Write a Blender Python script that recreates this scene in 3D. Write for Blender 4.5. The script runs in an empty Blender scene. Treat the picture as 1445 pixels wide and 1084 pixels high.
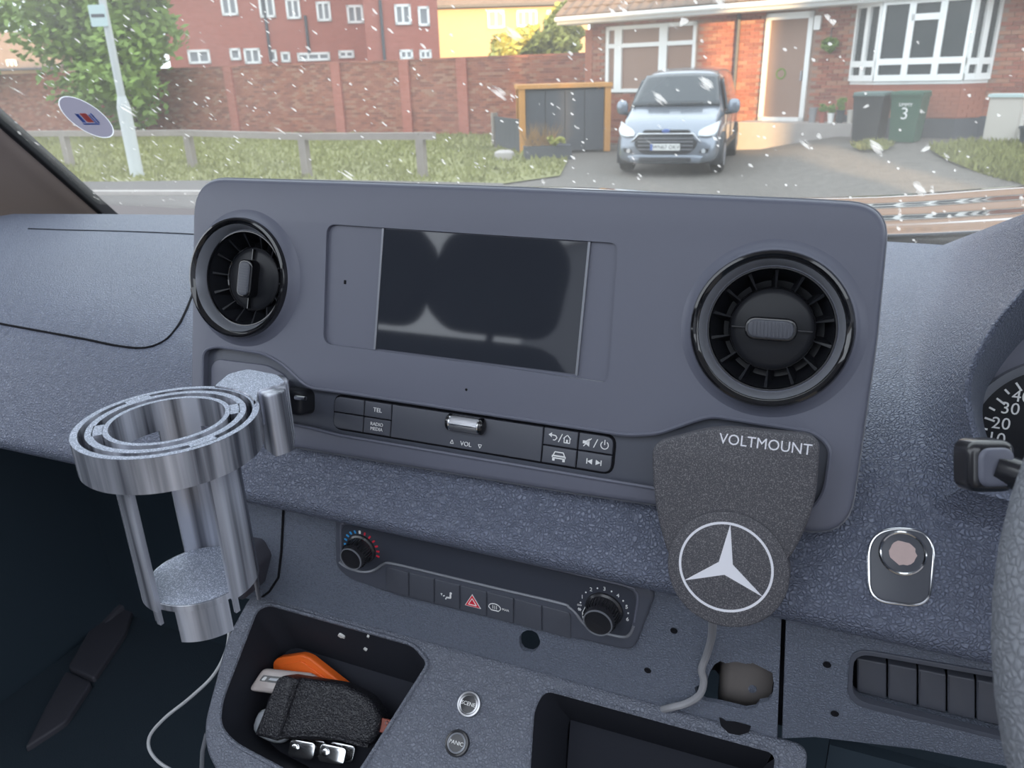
import bpy, bmesh, math, random
from mathutils import Vector, Matrix
from mathutils.geometry import tessellate_polygon
random.seed(7)
sc = bpy.context.scene
col = sc.collection
# ------------------------------------------------------------------ camera
FPX, CX, CY = 1100.0, 722.5, 542.0
zd = Vector((80, 2750, FPX)).normalized()          # world down in camera space (right, down, forward)
xm = Vector((-2782, -359.1, FPX)).normalized()     # world -X
Xc = -xm; Zc = -zd; Yc = Zc.cross(Xc).normalized(); Xc = Yc.cross(Zc)
def c2w(v): return Vector((Xc.dot(v), Yc.dot(v), Zc.dot(v)))
CAM = Vector((0, 0, 1.8))
r_, d_, f_ = c2w(Vector((1, 0, 0))), c2w(Vector((0, 1, 0))), c2w(Vector((0, 0, 1)))
cam = bpy.data.cameras.new('camera'); cam_o = bpy.data.objects.new('camera', cam); col.objects.link(cam_o)
M3 = Matrix((r_, -d_, -f_)).transposed()
cam_o.matrix_world = Matrix.Translation(CAM) @ M3.to_4x4()
cam.sensor_fit = 'HORIZONTAL'; cam.sensor_width = 36; cam.lens = FPX / 1445 * 36
cam.clip_start = .01; cam.clip_end = 500
cam.dof.use_dof = True; cam.dof.focus_distance = .56; cam.dof.aperture_fstop = 17.0
sc.camera = cam_o
# ------------------------------------------------------------------ light
sc.view_settings.view_transform = 'Standard'; sc.view_settings.look = 'None'
sc.view_settings.gamma = 1; sc.view_settings.use_curve_mapping = False
sc.view_settings.exposure = 1.35
w = bpy.data.worlds.new('sky'); sc.world = w; w.use_nodes = True
w.node_tree.nodes['Background'].inputs[0].default_value = (.84, .91, 1, 1)
w.node_tree.nodes['Background'].inputs[1].default_value = 1.0
SUN_AZ = Vector((.54, -.84, 0)).normalized(); SUN_EL = math.radians(8.5)
sd = SUN_AZ * math.cos(SUN_EL) + Vector((0, 0, math.sin(SUN_EL)))
sl = bpy.data.lights.new('sun', 'SUN'); sl.energy = 4.5; sl.color = (1, .62, .28); sl.angle = math.radians(.6)
so = bpy.data.objects.new('sun', sl); col.objects.link(so)
so.rotation_euler = sd.to_track_quat('Z', 'Y').to_euler(); so.location = (0, -10, 20)

# ------------------------------------------------------------------ helpers
def ray(px, py): return c2w(Vector(((px - CX) / FPX, (py - CY) / FPX, 1))).normalized()
class Frame:
    def __init__(s, o, ex, ey):
        s.o = Vector(o); s.ex = Vector(ex).normalized(); s.n = s.ex.cross(Vector(ey)).normalized(); s.ey = s.n.cross(s.ex)
    def pt(s, a, b, c=0): return s.o + s.ex * a + s.ey * b + s.n * c
    def ab(s, px, py, c=0):
        d = ray(px, py); o = s.o + s.n * c
        p = CAM + d * ((o - CAM).dot(s.n) / d.dot(s.n)) - s.o
        return (p.dot(s.ex), p.dot(s.ey))
    def w(s, px, py, c=0): return s.pt(*s.ab(px, py, c), c)
    def abl(s, pts, c=0): return [s.ab(x, y, c) for x, y in pts]
LOC = {}
def props(o, label=None, cat=None, group=None, kind=None):
    if label: o['label'] = label
    if cat: o['category'] = cat
    if group: o['group'] = group
    if kind: o['kind'] = kind
def thing(name, label, cat, loc, group=None, kind=None):
    o = bpy.data.objects.new(name, None); col.objects.link(o); o.location = loc; o.empty_display_size = .05
    LOC[o.name] = Vector(loc); props(o, label, cat, group, kind); return o
class MB:
    def __init__(s): s.v = []; s.f = []
    def add(s, vs, fs):
        k = len(s.v); s.v += [Vector(v) for v in vs]; s.f += [[i + k for i in f] for f in fs]; return s
    def box(s, fr, a0, a1, b0, b1, c0, c1):
        vs = [fr.pt(a, b, c) for c in (c0, c1) for b in (b0, b1) for a in (a0, a1)]
        return s.add(vs, [(0, 2, 3, 1), (4, 5, 7, 6), (0, 1, 5, 4), (2, 6, 7, 3), (0, 4, 6, 2), (1, 3, 7, 5)])
    def slab(s, fr, out, c0, c1, bev=0, holes=(), back=True, seg=3):
        out = ccw(out); n = len(out); loops = []
        loops.append([(p, c0) for p in out])
        if bev > 0:
            for k in range(seg + 1):
                th = math.pi / 2 * k / seg
                loops.append([(p, c1 - bev + bev * math.sin(th)) for p in inset(out, bev * (1 - math.cos(th)))])
        else: loops.append([(p, c1) for p in out])
        base = len(s.v)
        for L in loops: s.v += [fr.pt(p[0], p[1], c) for p, c in L]
        for i in range(len(loops) - 1):
            for j in range(n):
                a = base + i * n + j; b = base + i * n + (j + 1) % n
                s.f.append([a, b, b + n, a + n])
        top = base + (len(loops) - 1) * n
        hs = [list(reversed(ccw(h))) for h in holes]
        polys = [[Vector((p[0], p[1], 0)) for p, c in loops[-1]]] + [[Vector((p[0], p[1], 0)) for p in h] for h in hs]
        hb = len(s.v); idx = [top + j for j in range(n)]
        for h in hs:
            k = len(s.v); m = len(h)
            s.v += [fr.pt(p[0], p[1], c1) for p in h] + [fr.pt(p[0], p[1], c0) for p in h]
            idx += list(range(k, k + m))
            for j in range(m): s.f.append([k + j, k + (j + 1) % m, k + m + (j + 1) % m, k + m + j][::1])
        if n <= 4 and not hs: s.f.append(idx)
        else:
            for t in tessellate_polygon(polys):
                q = [idx[i] for i in t]
                a, b, c = (s.v[i] for i in q)
                if (b - a).cross(c - a).dot(fr.n) < 0: q.reverse()
                s.f.append(q)
        if back and not hs: s.f.append([base + j for j in range(n)][::-1])
        return s
    def lathe(s, fr, a, b, prof, seg=32, sx=1, sy=1, arc=None):
        k = len(s.v); m = len(prof); full = arc is None
        a0, a1 = arc if arc else (0, 2 * math.pi)
        ns = seg if full else seg + 1
        for i in range(ns):
            th = a0 + (a1 - a0) * i / seg
            for r, c in prof: s.v.append(fr.pt(a + r * sx * math.cos(th), b + r * sy * math.sin(th), c))
        for i in range(seg):
            j = (i + 1) % ns
            for q in range(m - 1):
                s.f.append([k + i * m + q, k + j * m + q, k + j * m + q + 1, k + i * m + q + 1])
        return s
    def tube(s, pts, r, seg=8, cap=True):
        pts = [Vector(p) for p in pts]; k = len(s.v); n = len(pts)
        rs = r if isinstance(r, (list, tuple)) else [r] * n
        t = (pts[1] - pts[0]).normalized(); up = Vector((0, 0, 1)) if abs(t.z) < .9 else Vector((1, 0, 0))
        x = t.cross(up).normalized()
        for i, p in enumerate(pts):
            t = (pts[min(i + 1, n - 1)] - pts[max(i - 1, 0)]).normalized()
            x = (x - t * x.dot(t)).normalized(); y = t.cross(x)
            for j in range(seg):
                th = 2 * math.pi * j / seg; s.v.append(p + (x * math.cos(th) + y * math.sin(th)) * rs[i])
        for i in range(n - 1):
            for j in range(seg):
                a = k + i * seg + j; b = k + i * seg + (j + 1) % seg
                s.f.append([a, b, b + seg, a + seg])
        if cap:
            s.f.append([k + j for j in range(seg)][::-1]); s.f.append([k + (n - 1) * seg + j for j in range(seg)])
        return s
    def grid(s, rows, sub=4, closed=False, smooth=True):
        if smooth:
            rows = [catmull(r, sub) for r in rows]
            rows = list(zip(*[catmull(list(c), sub) for c in zip(*rows)]))
        k = len(s.v); m = len(rows[0])
        for r in rows: s.v += [Vector(p) for p in r]
        for i in range(len(rows) - 1):
            for j in range(m - 1):
                a = k + i * m + j; s.f.append([a, a + 1, a + m + 1, a + m])
        return s
    def ellipsoid(s, fr, a, b, c, ra, rb, rc, nu=16, nv=10, p=1.0):
        k = len(s.v)
        sp = lambda x: math.copysign(abs(x) ** p, x)
        for i in range(nv + 1):
            ph = -math.pi / 2 + math.pi * i / nv
            for j in range(nu):
                th = 2 * math.pi * j / nu
                s.v.append(fr.pt(a + ra * sp(math.cos(ph)) * sp(math.cos(th)), b + rb * sp(math.cos(ph)) * sp(math.sin(th)), c + rc * sp(math.sin(ph))))
        for i in range(nv):
            for j in range(nu):
                x = k + i * nu + j; y = k + i * nu + (j + 1) % nu
                s.f.append([x, y, y + nu, x + nu])
        return s
    def build(s, name, mat, parent=None, angle=35, fixn=True, solid=0, **kw):
        off = LOC[parent.name] if parent else Vector((0, 0, 0))
        me = bpy.data.meshes.new(name); me.from_pydata([v - off for v in s.v], [], s.f)
        me.materials.append(mat); me.update()
        if fixn:
            bm = bmesh.new(); bm.from_mesh(me); bmesh.ops.remove_doubles(bm, verts=bm.verts, dist=1e-6)
            bmesh.ops.recalc_face_normals(bm, faces=bm.faces); bm.to_mesh(me); bm.free()
        if angle:
            me.shade_smooth(); me.set_sharp_from_angle(angle=math.radians(angle))
        o = bpy.data.objects.new(name, me); col.objects.link(o)
        if parent: o.parent = parent
        LOC[o.name] = off
        if solid:
            md = o.modifiers.new('thickness', 'SOLIDIFY'); md.thickness = solid; md.offset = 0
        props(o, **kw); return o
def ccw(p):
    p = [tuple(q) for q in p]
    A = sum(p[i][0] * p[(i + 1) % len(p)][1] - p[(i + 1) % len(p)][0] * p[i][1] for i in range(len(p)))
    return p if A > 0 else p[::-1]
def inset(p, d):
    n = len(p); out = []
    for i in range(n):
        a, b, c = Vector(p[i - 1]), Vector(p[i]), Vector(p[(i + 1) % n])
        e1 = (b - a).normalized(); e2 = (c - b).normalized()
        n1 = Vector((-e1.y, e1.x)); n2 = Vector((-e2.y, e2.x)); m = (n1 + n2)
        if m.length < 1e-6: m = n1
        m.normalize(); k = max(.5, m.dot(n1)); out.append(tuple(b + m * (d / k)))
    return out
def rnd(pts, r, seg=5):
    n = len(pts); out = []
    for i in range(n):
        rr = r[i] if isinstance(r, (list, tuple)) else r
        a, b, c = Vector(pts[i - 1]), Vector(pts[i]), Vector(pts[(i + 1) % n])
        l = min(rr, (a - b).length * .48, (c - b).length * .48)
        if l < 1e-5: out.append(tuple(b)); continue
        p = b + (a - b).normalized() * l; q = b + (c - b).normalized() * l
        for k in range(seg + 1):
            t = k / seg; out.append(tuple(p * (1 - t) ** 2 + b * 2 * t * (1 - t) + q * t * t))
    return out
def rect(a0, a1, b0, b1): return [(a0, b0), (a1, b0), (a1, b1), (a0, b1)]
def circ(a, b, r, n=40, ry=None): return [(a + r * math.cos(2 * math.pi * i / n), b + (ry or r) * math.sin(2 * math.pi * i / n)) for i in range(n)]
def catmull(p, sub=6):
    p = [Vector(q) for q in p]; out = []
    if len(p) < 3:
        return [p[0].lerp(p[-1], i / sub) for i in range(sub + 1)]
    for i in range(len(p) - 1):
        p0 = p[i - 1] if i else p[0] * 2 - p[1]; p1 = p[i]; p2 = p[i + 1]
        p3 = p[i + 2] if i + 2 < len(p) else p[-1] * 2 - p[-2]
        for k in range(sub):
            t = k / sub
            out.append(.5 * ((2 * p1) + (p2 - p0) * t + (2 * p0 - 5 * p1 + 4 * p2 - p3) * t * t + (3 * p1 - p0 - 3 * p2 + p3) * t ** 3))
    return out + [p[-1]]
# ---- materials
def nod(m, t, **kw):
    n = m.node_tree.nodes.new(t)
    for k, v in kw.items(): setattr(n, k, v)
    return n
def mat(name, colr, rough=.5, metal=0, bump=None, spec=.5, coat=0, emit=None, mottle=0, mscale=8, speck=None):
    m = bpy.data.materials.new(name); m.use_nodes = True; b = m.node_tree.nodes['Principled BSDF']; L = m.node_tree.links
    if len(colr) == 3: colr = (*colr, 1)
    b.inputs['Base Color'].default_value = colr; b.inputs['Roughness'].default_value = rough; b.inputs['Metallic'].default_value = metal
    b.inputs['Specular IOR Level'].default_value = spec; b.inputs['Coat Weight'].default_value = coat; b.inputs['Coat Roughness'].default_value = .03
    if emit: b.inputs['Emission Color'].default_value = (*emit[:3], 1); b.inputs['Emission Strength'].default_value = emit[3]
    tc = nod(m, 'ShaderNodeTexCoord')
    src = None
    if mottle:
        nz = nod(m, 'ShaderNodeTexNoise'); nz.inputs['Scale'].default_value = mscale; nz.inputs['Detail'].default_value = 6
        L.new(tc.outputs['Object'], nz.inputs['Vector'])
        mx = nod(m, 'ShaderNodeMix', data_type='RGBA')
        mx.inputs[6].default_value = tuple(c * (1 - mottle) for c in colr[:3]) + (1,); mx.inputs[7].default_value = tuple(min(1, c * (1 + mottle)) for c in colr[:3]) + (1,)
        L.new(nz.outputs['Fac'], mx.inputs[0]); L.new(mx.outputs[2], b.inputs['Base Color']); src = mx.outputs[2]
    if speck:   # fine lighter grains: (scale, amount, colour)
        nz = nod(m, 'ShaderNodeTexNoise'); nz.inputs['Scale'].default_value = speck[0]; nz.inputs['Detail'].default_value = 2
        L.new(tc.outputs['Object'], nz.inputs['Vector'])
        rp = nod(m, 'ShaderNodeValToRGB'); rp.color_ramp.elements[0].position = .5; rp.color_ramp.elements[1].position = .5 + speck[1]
        L.new(nz.outputs['Fac'], rp.inputs[0]); mx = nod(m, 'ShaderNodeMix', data_type='RGBA')
        L.new(rp.outputs[0], mx.inputs[0]); mx.inputs[6].default_value = colr; mx.inputs[7].default_value = (*speck[2], 1)
        L.new(mx.outputs[2], b.inputs['Base Color'])
    if bump:    # (kind, scale, strength, distance)
        kd, scl, st, di = bump
        bp = nod(m, 'ShaderNodeBump'); bp.inputs['Strength'].default_value = st; bp.inputs['Distance'].default_value = di
        if kd == 'leather':
            nz0 = nod(m, 'ShaderNodeTexNoise'); nz0.inputs['Scale'].default_value = scl * .35
            L.new(tc.outputs['Object'], nz0.inputs['Vector'])
            va = nod(m, 'ShaderNodeVectorMath', operation='SCALE'); va.inputs['Scale'].default_value = 2.2 / scl
            L.new(nz0.outputs['Color'], va.inputs[0])
            vb = nod(m, 'ShaderNodeVectorMath', operation='ADD'); L.new(tc.outputs['Object'], vb.inputs[0]); L.new(va.outputs[0], vb.inputs[1])
            t = nod(m, 'ShaderNodeTexVoronoi', feature='DISTANCE_TO_EDGE'); t.inputs['Scale'].default_value = scl
            L.new(vb.outputs[0], t.inputs['Vector'])
            rp = nod(m, 'ShaderNodeMapRange'); rp.inputs['From Max'].default_value = .28; rp.clamp = True
            L.new(t.outputs['Distance'], rp.inputs[0]); L.new(rp.outputs[0], bp.inputs['Height'])
            gm = nod(m, 'ShaderNodeMix', data_type='RGBA', blend_type='MULTIPLY'); gm.inputs[0].default_value = 1
            gr = nod(m, 'ShaderNodeMapRange'); gr.inputs['To Min'].default_value = .80; gr.inputs['To Max'].default_value = 1.06; L.new(rp.outputs[0], gr.inputs[0])  # crevice shade of the grain is multiplied into the base colour
            if src: L.new(src, gm.inputs[6])
            else: gm.inputs[6].default_value = colr
            L.new(gr.outputs[0], gm.inputs[7]); L.new(gm.outputs[2], b.inputs['Base Color'])
        else:
            t = nod(m, 'ShaderNodeTexNoise'); t.inputs['Scale'].default_value = scl; t.inputs['Detail'].default_value = 4
            L.new(tc.outputs['Object'], t.inputs['Vector']); L.new(t.outputs['Fac'], bp.inputs['Height'])
        L.new(bp.outputs[0], b.inputs['Normal'])
    return m
K = {}
K['dash'] = mat('grained dash plastic', (.158, .178, .245), .42, bump=('leather', 400, .8, .0011), mottle=.1, mscale=5)  # blue tint of these cabin plastics puts the sky's reflection into the colour
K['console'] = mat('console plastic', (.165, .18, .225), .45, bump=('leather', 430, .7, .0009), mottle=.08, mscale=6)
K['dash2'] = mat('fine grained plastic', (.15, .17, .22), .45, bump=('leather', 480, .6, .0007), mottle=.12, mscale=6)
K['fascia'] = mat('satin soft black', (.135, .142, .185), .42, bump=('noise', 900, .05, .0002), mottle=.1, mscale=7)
K['fascia2'] = mat('satin strip black', (.085, .092, .118), .36)
K['groove'] = mat('dark groove', (.012, .012, .015), .9, spec=.1)
K['gloss'] = mat('piano black', (.008, .008, .010), .08, coat=.6)
K['gloss2'] = mat('vent black', (.016, .017, .021), .32, spec=.25)
K['satin'] = mat('satin grey trim', (.24, .25, .28), .34, .25)
K['chrome'] = mat('chrome', (.75, .76, .78), .13, 1)
K['steel'] = mat('brushed steel', (.5, .5, .52), .3, 1, bump=('noise', 1500, .2, .0002))
K['knurl'] = mat('knurled metal', (.55, .55, .58), .38, .9, bump=('noise', 2500, .5, .0005))
K['glass'] = mat('display glass', (.028, .032, .042), .05, spec=.6, coat=.5)
K['white'] = mat('white print', (.85, .85, .85), .5)
K['red'] = mat('red print', (.75, .03, .06), .45)
K['blue'] = mat('blue print', (.05, .35, .75), .45)
K['button'] = mat('button black', (.075, .08, .10), .4)
K['knob'] = mat('knob black', (.02, .02, .024), .25, coat=.3)
K['mount'] = mat('speckled print black', (.06, .06, .07), .6, speck=(1500, .2, (.21, .2, .215)), bump=('noise', 1100, .4, .0006))
K['emblem'] = mat('white emblem', (.80, .80, .86), .45)
K['silk'] = mat('silk grey filament', (.20, .22, .26), .22, .75, bump=('noise', 60, .1, .002))
K['speckle'] = mat('sparkling grey print', (.26, .29, .36), .55, .1, speck=(1300, .16, (.62, .66, .78)), bump=('noise', 1500, .5, .0005))
K['cable'] = mat('grey cable', (.30, .30, .32), .45)
K['cable2'] = mat('light cable', (.42, .43, .45), .45)
K['orange'] = mat('orange plastic', (.95, .17, .025), .4)
K['clear'] = mat('clear case plastic', (.62, .55, .53), .2, mottle=.15, mscale=60)
K['leatherb'] = mat('black leather', (.022, .022, .028), .42, bump=('leather', 420, .6, .0008))
K['casegrey'] = mat('grey case', (.56, .59, .64), .3)
K['brown'] = mat('red brown plastic', (.35, .09, .06), .5)
K['paint_spot'] = mat('white paint spot', (.8, .8, .78), .6)
K['dark'] = mat('dark footwell trim', (.022, .038, .055), .75, mottle=.2)
K['carpet'] = mat('footwell carpet', (.02, .034, .05), .95, bump=('noise', 500, .6, .003))
K['doorcard'] = mat('door card', (.025, .042, .06), .6, bump=('noise', 400, .2, .001))
K['doorstrip'] = mat('door strip', (.055, .055, .07), .5)
K['pillar'] = mat('pillar trim', (.30, .235, .205), .7, bump=('noise', 500, .2, .0006))
K['rubber'] = mat('black rubber', (.01, .01, .012), .7)
K['lining'] = mat('headliner', (.8, .79, .78), .9)
K['bulk'] = mat('bulkhead', (.62, .52, .42), .7)
K['seat'] = mat('seat cloth', (.02, .02, .024), .9)
K['wheel'] = mat('steering leather', (.18, .19, .215), .48, bump=('leather', 330, .5, .0008))
K['pink'] = mat('worn pink patch', (.62, .47, .45), .6, mottle=.1, mscale=200)
K['stick'] = mat('sticker back', (.38, .37, .43), .7); K['stick'].node_tree.nodes['Principled BSDF'].inputs['Transmission Weight'].default_value = 0
K['stickr'] = mat('sticker red', (.75, .22, .20), .7)
K['stickb'] = mat('sticker blue', (.22, .30, .55), .7)
K['bonnet'] = mat('blue black paint', (.008, .014, .035), .10, .4, coat=1)
K['asphalt'] = mat('asphalt', (.135, .122, .118), .95, bump=('noise', 90, .5, .01), mottle=.15, mscale=30)
K['kerb'] = mat('kerb stone', (.44, .40, .38), .9, mottle=.12)
K['gravel'] = mat('gravel drive', (.165, .150, .135), .97, bump=('noise', 26, .9, .05), mottle=.45, mscale=9)
K['soil'] = mat('verge soil', (.25, .25, .10), .97, mottle=.3, mscale=1.5)
K['grass'] = mat('grass blades', (.25, .255, .085), .85, mottle=.35, mscale=1.2)
K['brick1'] = mat('brick red', (.36, .135, .095), .9, mottle=.15, mscale=3)
K['brick2'] = mat('brick rust', (.42, .165, .11), .9, mottle=.15, mscale=3)
K['brick3'] = mat('brick dark', (.29, .115, .085), .9, mottle=.15, mscale=3)
K['brick4'] = mat('brick pale', (.43, .22, .15), .9, mottle=.15, mscale=3)
K['mortar'] = mat('mortar', (.36, .24, .19), .95)
K['upvc'] = mat('white upvc', (.95, .95, .93), .35)
K['pane'] = mat('window pane', (.05, .06, .065), .25, spec=.25)
K['curtain'] = mat('net curtain', (.30, .31, .33), .8)
K['rooftile'] = mat('roof tile', (.19, .14, .11), .85, mottle=.3, mscale=3)
K['yellow'] = mat('pale render', (.47, .35, .23), .9, mottle=.06)
K['doorglass'] = mat('frosted glass', (.30, .26, .20), .2, mottle=.25, mscale=1.5)
K['leaf'] = mat('green leaves', (.19, .29, .055), .6, mottle=.5, mscale=1.6)
K['leafy'] = mat('yellow green leaves', (.40, .40, .09), .6, mottle=.4, mscale=1.6)
K['bark'] = mat('bark', (.12, .09, .06), .9)
K['timber'] = mat('orange timber', (.62, .30, .09), .8, mottle=.15)
K['oldwood'] = mat('grey old wood', (.30, .26, .235), .9, mottle=.2, mscale=6)
K['slate'] = mat('dark panel', (.085, .09, .105), .6, mottle=.15)
K['post'] = mat('painted lamp post', (.50, .52, .52), .45)
K['signp'] = mat('pale sign', (.5, .62, .62), .5)
K['binblack'] = mat('black bin', (.022, .024, .028), .5)
K['bingreen'] = mat('green bin', (.02, .085, .05), .5)
K['vanpaint'] = mat('silver paint', (.24, .27, .32), .22, .55, coat=.8)
K['vandark'] = mat('van dark plastic', (.03, .032, .038), .5)
K['vanglass'] = mat('van glass', (.02, .03, .04), .06, spec=.7)
K['lamp'] = mat('headlamp lens', (.62, .66, .70), .12, .3, coat=1)
K['plate'] = mat('number plate', (.80, .80, .78), .5)
K['tyre'] = mat('tyre', (.02, .02, .02), .85)
K['stucco'] = mat('grey stucco', (.42, .43, .46), .9, mottle=.1, mscale=2)
K['cream'] = mat('cream cupboard', (.56, .52, .47), .6)
K['pot'] = mat('grey pot', (.30, .30, .31), .8)
K['pots'] = mat('dark pot', (.04, .05, .06), .7)
K['dry'] = mat('dry grass', (.34, .20, .09), .9)
def brickmat(name, c1, c2, mo, scale=1.0):
    m = bpy.data.materials.new(name); m.use_nodes = True; b = m.node_tree.nodes['Principled BSDF']; L = m.node_tree.links
    tc = nod(m, 'ShaderNodeTexCoord'); sx = nod(m, 'ShaderNodeSeparateXYZ'); cb = nod(m, 'ShaderNodeCombineXYZ')
    L.new(tc.outputs['Object'], sx.inputs[0]); L.new(sx.outputs['X'], cb.inputs['X']); L.new(sx.outputs['Z'], cb.inputs['Y'])
    t = nod(m, 'ShaderNodeTexBrick'); t.inputs['Scale'].default_value = 1; t.inputs['Brick Width'].default_value = .225; t.inputs['Row Height'].default_value = .075
    t.inputs['Mortar Size'].default_value = .006; t.inputs['Color1'].default_value = (*c1, 1); t.inputs['Color2'].default_value = (*c2, 1); t.inputs['Mortar'].default_value = (*mo, 1)
    L.new(cb.outputs[0], t.inputs['Vector']); L.new(t.outputs['Color'], b.inputs['Base Color']); b.inputs['Roughness'].default_value = .9
    return m
K['brickfar'] = brickmat('far brick', (.50, .165, .125), (.43, .135, .10), (.38, .2, .16))
# windscreen: clear glass carrying road dust and bug specks
def screenmat():
    m = bpy.data.materials.new('dusty windscreen'); m.use_nodes = True; nt = m.node_tree; L = nt.links
    nt.nodes.remove(nt.nodes['Principled BSDF']); out = nt.nodes['Material Output']
    tr = nod(m, 'ShaderNodeBsdfTransparent'); tr.inputs[0].default_value = (.96, .98, .97, 1)
    df = nod(m, 'ShaderNodeBsdfDiffuse'); df.inputs[0].default_value = (.95, .90, .85, 1)
    tl = nod(m, 'ShaderNodeBsdfTranslucent'); tl.inputs[0].default_value = (.98, .93, .87, 1)
    du = nod(m, 'ShaderNodeMixShader'); du.inputs[0].default_value = .75; L.new(df.outputs[0], du.inputs[1]); L.new(tl.outputs[0], du.inputs[2])
    tc = nod(m, 'ShaderNodeTexCoord')
    nz = nod(m, 'ShaderNodeTexNoise'); nz.inputs['Scale'].default_value = 3.0; nz.inputs['Detail'].default_value = 5; L.new(tc.outputs['Object'], nz.inputs['Vector'])
    hz = nod(m, 'ShaderNodeMapRange'); hz.inputs['From Min'].default_value = .3; hz.inputs['From Max'].default_value = .75; hz.inputs['To Min'].default_value = .028; hz.inputs['To Max'].default_value = .09
    L.new(nz.outputs['Fac'], hz.inputs[0])
    fac = hz.outputs[0]
    for scl, rot, st, thr, rad in ((38, .7, 3.2, .80, .16), (70, .5, 2.0, .84, .20), (24, -.6, 1.4, .90, .10), (110, .6, 1.6, .86, .24)):
        mp = nod(m, 'ShaderNodeMapping'); mp.inputs['Scale'].default_value = (scl, scl / st, scl / st)
        # rotate about the glass normal first, stretch after
        mp0 = nod(m, 'ShaderNodeMapping'); mp0.inputs['Rotation'].default_value = (math.radians(50), 0, rot)
        L.new(tc.outputs['Object'], mp0.inputs['Vector']); L.new(mp0.outputs[0], mp.inputs['Vector'])
        v = nod(m, 'ShaderNodeTexVoronoi'); v.inputs['Scale'].default_value = 1; L.new(mp.outputs[0], v.inputs['Vector'])
        nz2 = nod(m, 'ShaderNodeTexNoise'); nz2.inputs['Scale'].default_value = 5; L.new(mp.outputs[0], nz2.inputs['Vector'])
        sx = nod(m, 'ShaderNodeSeparateColor'); L.new(v.outputs['Color'], sx.inputs[0])
        g = nod(m, 'ShaderNodeMath', operation='GREATER_THAN'); g.inputs[1].default_value = thr; L.new(sx.outputs[0], g.inputs[0])
        ad = nod(m, 'ShaderNodeMath', operation='MULTIPLY_ADD'); ad.inputs[1].default_value = .25; L.new(nz2.outputs['Fac'], ad.inputs[0]); L.new(v.outputs['Distance'], ad.inputs[2])
        s = nod(m, 'ShaderNodeMapRange'); s.inputs['From Min'].default_value = rad + .125; s.inputs['From Max'].default_value = rad * .4 + .125; s.inputs['To Min'].default_value = 0; s.inputs['To Max'].default_value = .62
        L.new(ad.outputs[0], s.inputs[0])
        mu = nod(m, 'ShaderNodeMath', operation='MULTIPLY'); L.new(g.outputs[0], mu.inputs[0]); L.new(s.outputs[0], mu.inputs[1])
        mxx = nod(m, 'ShaderNodeMath', operation='MAXIMUM'); L.new(fac, mxx.inputs[0]); L.new(mu.outputs[0], mxx.inputs[1]); fac = mxx.outputs[0]
    ms = nod(m, 'ShaderNodeMixShader'); L.new(fac, ms.inputs[0]); L.new(tr.outputs[0], ms.inputs[1]); L.new(du.outputs[0], ms.inputs[2])
    L.new(ms.outputs[0], out.inputs['Surface']); return m
K['windscreen'] = screenmat()
def paper(name, c):
    m = bpy.data.materials.new(name); m.use_nodes = True; nt = m.node_tree; b = nt.nodes['Principled BSDF']; b.inputs['Base Color'].default_value = (*c, 1); b.inputs['Roughness'].default_value = .8
    tl = nt.nodes.new('ShaderNodeBsdfTranslucent'); tl.inputs[0].default_value = (*c, 1); mx = nt.nodes.new('ShaderNodeMixShader'); mx.inputs[0].default_value = .6
    nt.links.new(b.outputs[0], mx.inputs[1]); nt.links.new(tl.outputs[0], mx.inputs[2]); nt.links.new(mx.outputs[0], nt.nodes['Material Output'].inputs['Surface']); return m
K['stick'] = paper('sticker paper', (.27, .25, .31)); K['stickr'] = paper('sticker red', (.8, .25, .22)); K['stickb'] = paper('sticker blue', (.2, .3, .65)); K['stickw'] = paper('sticker rim', (.85, .85, .88))
def silkmat():
    m = mat('silk grey filament', (.3, .33, .4), .27, .45); L = m.node_tree.links; b = m.node_tree.nodes['Principled BSDF']
    tc = nod(m, 'ShaderNodeTexCoord'); mp = nod(m, 'ShaderNodeMapping'); mp.inputs['Scale'].default_value = (95, 95, 3); nz = nod(m, 'ShaderNodeTexNoise'); nz.inputs['Scale'].default_value = 1; nz.inputs['Detail'].default_value = 4
    L.new(tc.outputs['Object'], mp.inputs[0]); L.new(mp.outputs[0], nz.inputs[0]); rp = nod(m, 'ShaderNodeValToRGB'); e = rp.color_ramp.elements
    e[0].position = .36; e[0].color = (.075, .08, .10, 1); e[1].position = .66; e[1].color = (.62, .64, .72, 1)  # dark and bright streaks paint the filament's vertical reflections into the colour
    L.new(nz.outputs['Fac'], rp.inputs[0]); L.new(rp.outputs[0], b.inputs['Base Color']); return m
K['silk'] = silkmat()

def text(fr, s, a, b, c, size, m, parent, name='lettering', rot=0, ext=.00015, align='CENTER', sx=1.0):
    cu = bpy.data.curves.new('t', 'FONT'); cu.body = s; cu.size = size; cu.align_x = align; cu.align_y = 'CENTER'; cu.extrude = ext
    cu.resolution_u = 3
    o = bpy.data.objects.new('t', cu); col.objects.link(o); bpy.context.view_layer.update()
    dg = bpy.context.evaluated_depsgraph_get(); me = bpy.data.meshes.new_from_object(o.evaluated_get(dg))
    vs = [v.co.copy() for v in me.vertices]; fs = [list(p.vertices) for p in me.polygons]
    bpy.data.objects.remove(o); bpy.data.curves.remove(cu); bpy.data.meshes.remove(me)
    cr, sr = math.cos(rot), math.sin(rot)
    mb = MB(); mb.add([fr.pt(a + (v.x * cr * sx - v.y * sr), b + (v.x * sr * sx + v.y * cr), c + v.z) for v in vs], fs)
    return mb.build(name, m, parent, angle=0, fixn=False)
def flat(fr, polys, c, m, parent, name='symbol', t=.0002):
    mb = MB()
    for p in polys: mb.slab(fr, p, c - t, c + t)
    return mb.build(name, m, parent, angle=0)
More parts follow.
